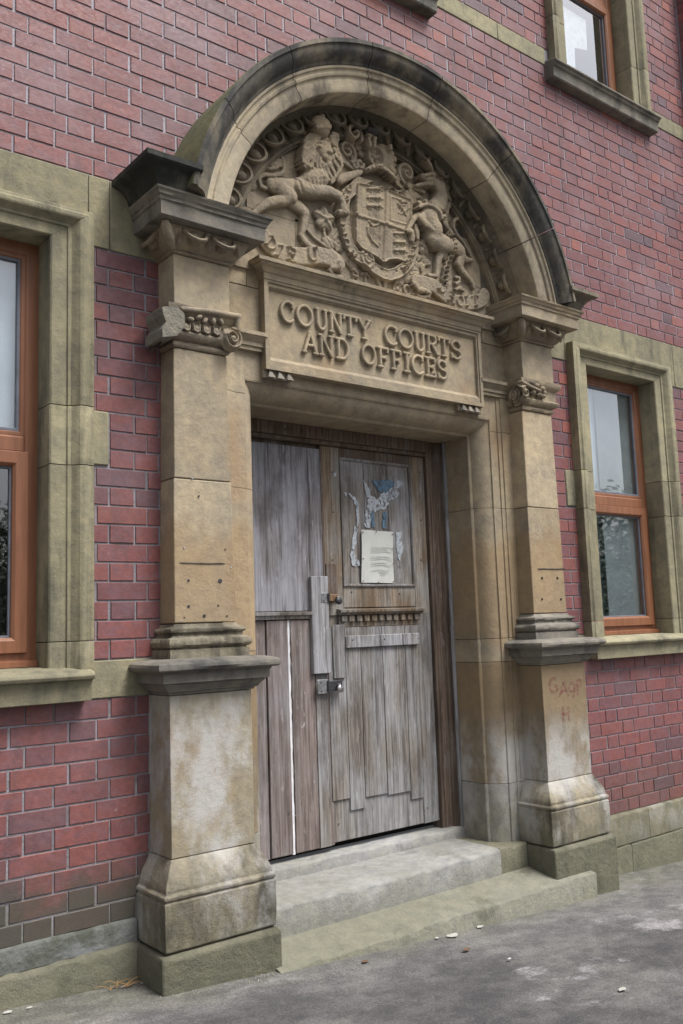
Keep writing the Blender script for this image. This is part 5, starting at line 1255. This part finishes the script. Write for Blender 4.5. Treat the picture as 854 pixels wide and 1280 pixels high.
# --- helm, crown, crest beast
f = new(-.36, .38, 3.74, 4.14)
f.chain(PT([(5, 150, 640, .016, .085), (5, 210, 608, .018, .10), (5, 280, 605, .018, .10), (5, 350, 640, .018, .10), (5, 405, 690, .017, .09), (5, 430, 720, .014, .07)]))
for k in range(7):
    a = (k+.5)/7; u = 165+a*250; v = 620-60*math.sin(PI*a)*.6+70*a*a; f.ell(*G(5, u, v+8, .12), .010, .010, .105, .012)
f.ell(*G(5, 310, 510, .09), .100, .085, .03, .055)
f.ell(*G(5, 262, 490, .12), .058, .062, .06, .025); x, z = G(5, 262, 490, .12)
f._bump([(x+.052*math.cos(a), z+.057*math.sin(a), .009, .016) for a in [k*PI/9 for k in range(19)]])
f.cut([(x, z+.008, .040, .045), (x+.002, z-.008, .040, .045)])
f._bump([(x-.026, z+.01, .010, .02), (x, z-.004, .012, .026), (x+.026, z+.01, .010, .02)]); f._bump([(x-.02, z-.03, .010, .02), (x, z+.028, .010, .02), (x+.02, z-.03, .010, .02)])
for k, (u, v) in enumerate(((350, 480), (380, 500), (400, 540), (420, 580), (375, 560), (400, 610), (430, 640), (360, 440), (410, 470), (435, 520))): f.ell(*G(5, u, v, .10), .017, .019, .065, .020)
f.chain(PT([(5, 310, 350, .022, .06), (5, 300, 400, .026, .06)])); f.ell(*G(5, 310, 365, .09), .028, .032, .06, .03)
# crest beast: body, four legs, mane (blackened head kept separate)
f.chain(PT([(5, 180, 262, .034, .145), (5, 250, 258, .034, .15), (5, 320, 262, .032, .145), (5, 365, 290, .025, .14)]))
f.chain(PT([(5, 175, 290, .016, .14), (5, 172, 340, .013, .135), (5, 182, 400, .014, .13)])); f.chain(PT([(5, 232, 280, .016, .15), (5, 228, 340, .013, .145), (5, 226, 405, .014, .14)]))
f.chain(PT([(5, 375, 300, .022, .135), (5, 392, 340, .015, .13), (5, 380, 380, .013, .13), (5, 385, 430, .014, .125)])); f.chain(PT([(5, 340, 290, .016, .13), (5, 395, 320, .012, .13), (5, 425, 335, .010, .12), (5, 400, 390, .012, .12)]))
f.build('crown', 'stone_carved', arms, 1)
f = new(-.30, .36, 3.90, 4.16)
f.ell(*G(5, 225, 110, .20), .070, .072, .15, .06); f.ell(*G(5, 235, 180, .20), .058, .055, .15, .055)
for k in range(9):
    a = k*2*PI/9; x, z = G(5, 228, 105, .20); f._bump([(x+.03*math.cos(a), z+.03*math.sin(a), .010, .012), (x+.07*math.cos(a+.4), z+.07*math.sin(a+.4), .008, .01)])
f.ell(*G(5, 365, 190, .19), .060, .055, .14, .045); f.ell(*G(5, 420, 230, .18), .035, .05, .13, .03)
f.build('crest_head', 'stone_black', arms, 1)

# --- scrolled mantling
for (T, u, v, r, tn, hd, a0, h) in ((3, 600, 262, .062, 1.35, 1, -20, .130), (3, 520, 440, .066, 1.5, 1, -60, .055), (5, 555, 655, .070, 1.5, -1, 250, .050), (3, 640, 560, .032, 1.1, -1, 0, .045), (5, 60, 585, .028, 1., 1, 90, .04)):
    x, z = G(T, u, v, h+.02); f = new(x-.1, x+.1, z-.1, z+.1, .003); f.ell(x, z, r*.92, r*.92, -.004, h*.45)
    S = spiral(x, z, r*.90, tn, hd, 36, a0, .10); f.chain([(a, b, .0115*(1-.35*g), h*(.75+.3*g)) for a, b, g in S]); f.build('scroll', 'stone_carved', arms, 1)
for L in ([(3, 560, 520), (3, 590, 600), (3, 640, 640)], [(3, 660, 330), (3, 640, 390), (3, 590, 420)], [(3, 440, 500), (3, 480, 560), (3, 560, 620), (3, 610, 640)], [(5, 60, 420), (5, 130, 420), (5, 170, 450)], [(5, 90, 480), (5, 140, 500), (5, 150, 560)], [(5, 450, 300), (5, 490, 400), (5, 470, 460), (5, 520, 500)], [(5, 440, 380), (5, 500, 420), (5, 540, 500), (5, 560, 560)], [(5, 460, 700), (5, 440, 760), (5, 480, 800)], [(5, 560, 790), (5, 640, 820), (5, 700, 850)], [(3, 90, 200), (3, 140, 230), (3, 180, 210)], [(3, 690, 400), (3, 700, 470), (3, 680, 540)], [(7, 30, 380), (7, 90, 420), (7, 120, 430)], [(7, 0, 400), (7, 60, 440), (7, 80, 500)], [(7, 50, 470), (7, 60, 540), (7, 75, 580)]):
    Q = PT([(T, u, v, .022-.004*i, .030) for i, (T, u, v) in enumerate(L)]); f = new(min(q_[0] for q_ in Q)-.05, max(q_[0] for q_ in Q)+.05, min(q_[1] for q_ in Q)-.05, max(q_[1] for q_ in Q)+.05, .003)
    f.chain(Q); f.cut([(a, b, .006, .008) for a, b, c, e_2 in Q]); f.build('acanthus_leaf', 'stone_carved', arms, 1)
for k in range(14):
    u, v = rnd.uniform(60, 130), rnd.uniform(400, 560); x, z = G(7, u, v, .05); f = new(x-.03, x+.03, z-.03, z+.03, .003); f.ell(x, z, rnd.uniform(.010, .017), rnd.uniform(.010, .017), .02, .022, rnd.random()*3); f.build('leaf_lobe', 'stone_carved', arms, 1)

# --- flowers: rose, shamrock, thistle leaves
def flower(name, L, stems):
    xs_ = [G(T, u, v)[0] for T, u, v, *_ in L]+[G(*q_[:3])[0] for s_ in stems for q_ in s_]; zs_ = [G(T, u, v)[1] for T, u, v, *_ in L]+[G(*q_[:3])[1] for s_ in stems for q_ in s_]
    f = new(min(xs_)-.08, max(xs_)+.08, max(3.27, min(zs_)-.08), max(zs_)+.08)
    for s_ in stems: f.chain(PT([(T, u, v, .010, .015) for T, u, v in s_]))
    for (T, u, v, rx, rz, kind, an) in L:
        x, z = G(T, u, v, .04)
        if kind == 'rose':
            for k in range(5):
                a = k*2*PI/5+PI/2; f.ell(x+rx*.52*math.cos(a), z+rz*.52*math.sin(a), rx*.50, rz*.46, .018, .026, a)
            for k in range(5): a = k*2*PI/5+PI/2; f._bump([(x+rx*.25*math.cos(a), z+rz*.25*math.sin(a), .007, .010), (x+rx*.9*math.cos(a), z+rz*.9*math.sin(a), .006, .008)])
            f.ell(x, z, rx*.26, rz*.24, .045, .014)
        else:
            f.ell(x, z, rx, rz, .004, .026, an); f.cut([(x-rx*.8*math.cos(an), z-rx*.8*math.sin(an), .004, .008), (x+rx*.8*math.cos(an), z+rx*.8*math.sin(an), .004, .008)])
    f.build(name, 'stone_carved', arms, 1)
flower('rose', [(4, 285, 330, .068, .062, 'rose', 0)], [[(4, 268, 390), (4, 275, 450), (4, 285, 530)]])
flower('shamrock', [(4, 395, 480, .050, .034, 'leaf', .9), (4, 330, 560, .042, .034, 'leaf', -.9), (4, 430, 580, .044, .036, 'leaf', -.5), (4, 350, 430, .03, .02, 'leaf', 1.2)], [[(4, 120, 450), (4, 180, 520), (4, 270, 590), (4, 350, 640), (4, 440, 710)], [(4, 370, 560), (4, 400, 640)]])
flower('leaf_spray', [(4, 500, 690, .045, .028, 'leaf', 1.1), (4, 560, 780, .045, .026, 'leaf', -.6), (6, 30, 760, .038, .026, 'leaf', 1.4)], [[(4, 470, 740), (4, 520, 700)]])
flower('rose', [(6, 700, 608, .050, .048, 'rose', 0)], [[(6, 680, 680), (6, 640, 740)]])
flower('thistle', [(6, 720, 720, .030, .034, 'leaf', .4), (6, 660, 700, .028, .022, 'leaf', 1.), (6, 625, 840, .040, .036, 'leaf', .2), (6, 640, 770, .030, .022, 'leaf', -.6), (6, 690, 780, .026, .020, 'leaf', .8), (6, 760, 760, .026, .016, 'leaf', .3)], [[(6, 680, 840), (6, 700, 790), (6, 740, 740)]])
flower('leaf_spray', [(6, 460, 920, .050, .034, 'leaf', -.2), (6, 540, 890, .036, .042, 'leaf', 1.1), (6, 590, 880, .026, .03, 'leaf', 0.3)], [[(6, 430, 900), (6, 560, 860)]])

# --- motto ribbon and letters
def ribbon(name, L, w_, letters, curls=()):
    P = PT([(T, u, v, w_*1.12, h) for T, u, v, h in L]); xs_ = [p_[0] for p_ in P]; zs_ = [p_[1] for p_ in P]
    f = new(min(xs_)-.12, max(xs_)+.12, 3.262, max(zs_)+.12, .0034)
    f.chain(P, flat=True, bev=.007)
    for c_ in curls: f.chain(PT(list(c_)))
    for (ch_, T, u, v, sz, a) in letters: let(f, ch_, T, u, v-10, sz*.84, d2(a), .020, .0062, .05)
    return f.build(name, 'stone_carved', arms, 1)
ribbon('motto_ribbon', [(2, 330, 575, .030), (2, 370, 640, .030), (2, 440, 700, .032), (2, 540, 745, .038), (2, 650, 765, .044), (2, 760, 768, .048), (2, 850, 755, .05), (4, 300, 690, .052), (4, 380, 715, .050), (4, 430, 760, .04)], .050,
       [('D', 2, 322, 660, .072, -38), ('I', 2, 425, 770, .072, -26), ('E', 2, 535, 815, .078, -8), ('U', 2, 735, 820, .080, 3)],
       [[(4, 440, 760, .020, .07), (4, 430, 800, .018, .07), (4, 390, 815, .015, .06), (4, 350, 810, .014, .05), (4, 335, 840, .014, .04), (4, 370, 880, .014, .03), (4, 450, 905, .012, .02)]])
ribbon('motto_ribbon', [(8, 90, 530, .045), (8, 160, 545, .052), (8, 230, 565, .052), (8, 280, 610, .048), (8, 340, 660, .044), (8, 410, 695, .040), (8, 490, 710, .036), (8, 570, 705, .034), (8, 630, 680, .030), (8, 650, 640, .03)], .046,
       [('D', 8, 240, 605, .068, -32), ('R', 8, 325, 700, .072, -22), ('O', 8, 400, 735, .070, -8), ('I', 8, 478, 745, .070, 0), ('T', 8, 540, 740, .072, 6)],
       [[(8, 60, 560, .022, .05), (8, 90, 600, .018, .05), (8, 150, 612, .015, .06), (8, 185, 630, .014, .06), (8, 175, 660, .013, .05), (8, 130, 665, .013, .035), (8, 80, 650, .012, .02)]])
for ch_, T, u, v, sz in (('E', 4, 545, 945, .062), ('T', 4, 640, 968, .062), ('M', 6, 405, 1030, .052), ('O', 6, 510, 1060, .052), ('N', 6, 580, 1075, .050)):
    x, z = G(T, u, v, .02); z = max(z, 3.338); f = new(x-.03, x+.09, z-.03, z+.10, .003); hf_letter(f, ch_, x, z, sz, .0075, .023, d2(-3)); f.build('letter', 'stone_carved', arms, 1)
place(arms, (0, TY, 3.34))

# ================================================================== LITTER
def bit(name, label, cat, mat, pts, th=.0014, group=None):
    n = len(pts); o = MB().add([(x, y, z) for x, y, z in pts]+[(x, y, z+th) for x, y, z in pts], [tuple(range(n))[::-1], tuple(range(n, 2*n))]+[(i, (i+1) % n, (i+1) % n+n, i+n) for i in range(n)]).build(name, mat, None, 0)
    return tag(o, label, cat, group)
def GP(u, v, lift=.0015):       # where a pixel meets the pavement
    d = FF+RR*(u-427)/CAM['f']-UU*(v-640)/CAM['f']; c = CAM['c']; t_ = 3.
    for _ in range(30): p = c+t_*d; t_ -= (p[2]-(gz(p[0])+.012*p[1]))/(d[2]+.0615*d[0]-.012*d[1])
    p = c+t_*d; return Vector((p[0], p[1], gz(p[0])+.012*p[1]+lift)) if p[1] < -.085 else Vector((p[0], -.085, gz(p[0])+lift))
rnd = random.Random(21)
c = GP(130, 1222); q = empty('dry_stalks', 'small tangle of dry orange grass stalks in the corner by the left pedestal', 'dry grass')
for k in range(13):
    a = rnd.uniform(-.5, 3.4); L = rnd.uniform(.03, .09); p0 = c+Vector((rnd.uniform(-.04, .03), rnd.uniform(-.02, .01), .004))
    pts = [p0+Vector((math.cos(a)*L*f, math.sin(a)*L*.3*f, math.sin(f*2.2)*L*.25*((k%3)+.4)*.6)) for f in (0, .25, .5, .75, 1)]
    MB().tube(pts, [.0015, .0015, .0013, .001, .0006], 5).build('stalk', 'litter_orange', q, 50)
place(q, c)
def blob(u, v, r, mat, name, label, cat, an=0.):
    c = GP(u, v); n = 9; k = .55
    return bit(name, label, cat, mat, [(c.x+r*math.cos(2*PI*i/n+an)*(1+rnd.uniform(-.3, .3)), c.y+k*r*math.sin(2*PI*i/n+an)*(1+rnd.uniform(-.3, .3)), c.z+rnd.uniform(0, .0015)) for i in range(n)])
blob(171, 1223, .014, 'litter_white', 'paper_scrap', 'white paper scrap against the wall beside the left pedestal foot', 'litter')
blob(8, 1265, .018, 'litter_white', 'paper_scrap', 'pale scrap in the bottom left corner of the pavement', 'litter')
blob(28, 1253, .012, 'litter_white', 'paper_scrap', 'small pale scrap near the wall foot at far left', 'litter')
blob(114, 1208, .010, 'litter_white', 'cigarette_end', 'white cigarette end lying beside the dry orange stalks', 'litter')
blob(565, 1170, .034, 'litter_white', 'paper_scrap', 'largest pale scrap on the pavement just below the lower step', 'litter')
blob(600, 1159, .022, 'litter_white', 'paper_scrap', 'flattened white scrap right of the largest scrap below the step', 'litter')
blob(584, 1187, .022, 'litter_brown', 'dead_leaf', 'dark brown leaf on the asphalt in front of the middle of the step', 'leaf')
blob(457, 1202, .018, 'litter_brown', 'dead_leaf', 'dark brown leaf near the left end of the lower step', 'leaf')
blob(637, 1199, .012, 'litter_white', 'paper_scrap', 'tiny white fleck alone on the asphalt below the right pedestal', 'litter')
blob(778, 1237, .022, 'litter_white', 'paper_scrap', 'bright white scrap on the asphalt at lower right', 'litter')
blob(546, 1173, .012, 'litter_white', 'paper_scrap', 'small scrap left of the largest pale scrap below the step', 'litter')
# loose grit swept against the foot of the left pedestal
g = MB()
for k in range(150):
    u = rnd.uniform(196, 345); v = 1247-(u-196)*.225+rnd.uniform(-2, 10); p = GP(u, v, .0); r = rnd.uniform(.0015, .004); g.add([(p.x-r, p.y-r, p.z), (p.x+r, p.y-r*.6, p.z), (p.x, p.y+r, p.z), (p.x, p.y, p.z+r*1.5)], [(0, 2, 1), (0, 1, 3), (1, 2, 3), (2, 0, 3)])
for k in range(260):
    u = rnd.uniform(352, 735); v = 1228-(u-352)*.285+rnd.uniform(0, 14); p = GP(u, v, .0); r = rnd.uniform(.001, .0026); g.add([(p.x-r, p.y-r, p.z), (p.x+r, p.y-r*.6, p.z), (p.x, p.y+r, p.z), (p.x, p.y, p.z+r*1.5)], [(0, 2, 1), (0, 1, 3), (1, 2, 3), (2, 0, 3)])
tag(g.build('grit', 'stone_jamb_low', None, 0), 'pale loose grit scattered along the step and pedestal foot', 'grit', None, 'stuff')

# ================================================================== TREES ACROSS THE STREET (seen in the window glass)
rnd = random.Random(4)
cr = MB()
cl = [(rnd.gauss(0, 1.3), rnd.gauss(0, 1.2), rnd.uniform(-1.9, 2.1)) for _ in range(34)]
for k in range(2600):
    a = rnd.choice(cl); p = Vector((a[0]+rnd.gauss(0, .42), a[1]+rnd.gauss(0, .42), a[2]+rnd.gauss(0, .36)))
    u_ = Vector((rnd.gauss(0, 1), rnd.gauss(0, 1), rnd.gauss(0, 1))).normalized(); w_ = u_.orthogonal().normalized(); s_ = rnd.uniform(.08, .17)
    cr.add([p-u_*s_, p-w_*s_*.5, p+u_*s_, p+w_*s_*.5], [(0, 1, 2, 3)])
CR = bpy.data.meshes.new('crown'); CR.from_pydata(cr.v, [], cr.f); CR.materials.append(M['leaf'])
tr = MB().tube([(0, 0, -4.6), (.05, 0, -3), (-.05, .05, -1.5), (0, 0, .6)], [.26, .20, .15, .07], 8)
for k in range(6):
    a = k*1.05; tr.tube([(0, 0, -2+.3*k), (.6*math.cos(a), .6*math.sin(a), -1.2+.3*k), (1.3*math.cos(a), 1.3*math.sin(a), -.3+.3*k)], [.09, .06, .02], 6)
TRM = tr.mesh('trunk', 'bark', 50)
for i, (x, y, sc) in enumerate(((-4, -24, 1.), (1.5, -26, 1.15), (6.5, -23, .95), (11.5, -26, 1.2), (17, -24, 1.), (22, -27, 1.25), (27, -25, 1.15), (31, -23, 1.2), (34.5, -27, 1.35), (38, -24, 1.15), (41.5, -27, 1.4), (45, -24, 1.2), (49, -27, 1.4), (53, -24, 1.25), (58, -27, 1.4), (29, -19, .75), (33, -19.5, .7), (37, -19, .8), (41, -19.5, .7), (45, -20, .8), (4, -19, .7), (8, -19, .75), (-10, -26, 1.1))):
    r = empty('street_tree', 'leafy tree across the street, only a dark reflection in the glass', 'tree', 'trees across the street')
    zb = gz(x)+.012*max(y, -6)
    r.location = (x, y, zb); r.rotation_euler = (0, 0, i*1.7); r.scale = (sc, sc, sc*.95)
    for me, nm in ((CR, 'crown'), (TRM, 'trunk')):
        o = bpy.data.objects.new(nm, me); COL.objects.link(o); o.parent = r; o.location = (0, 0, 4.3)
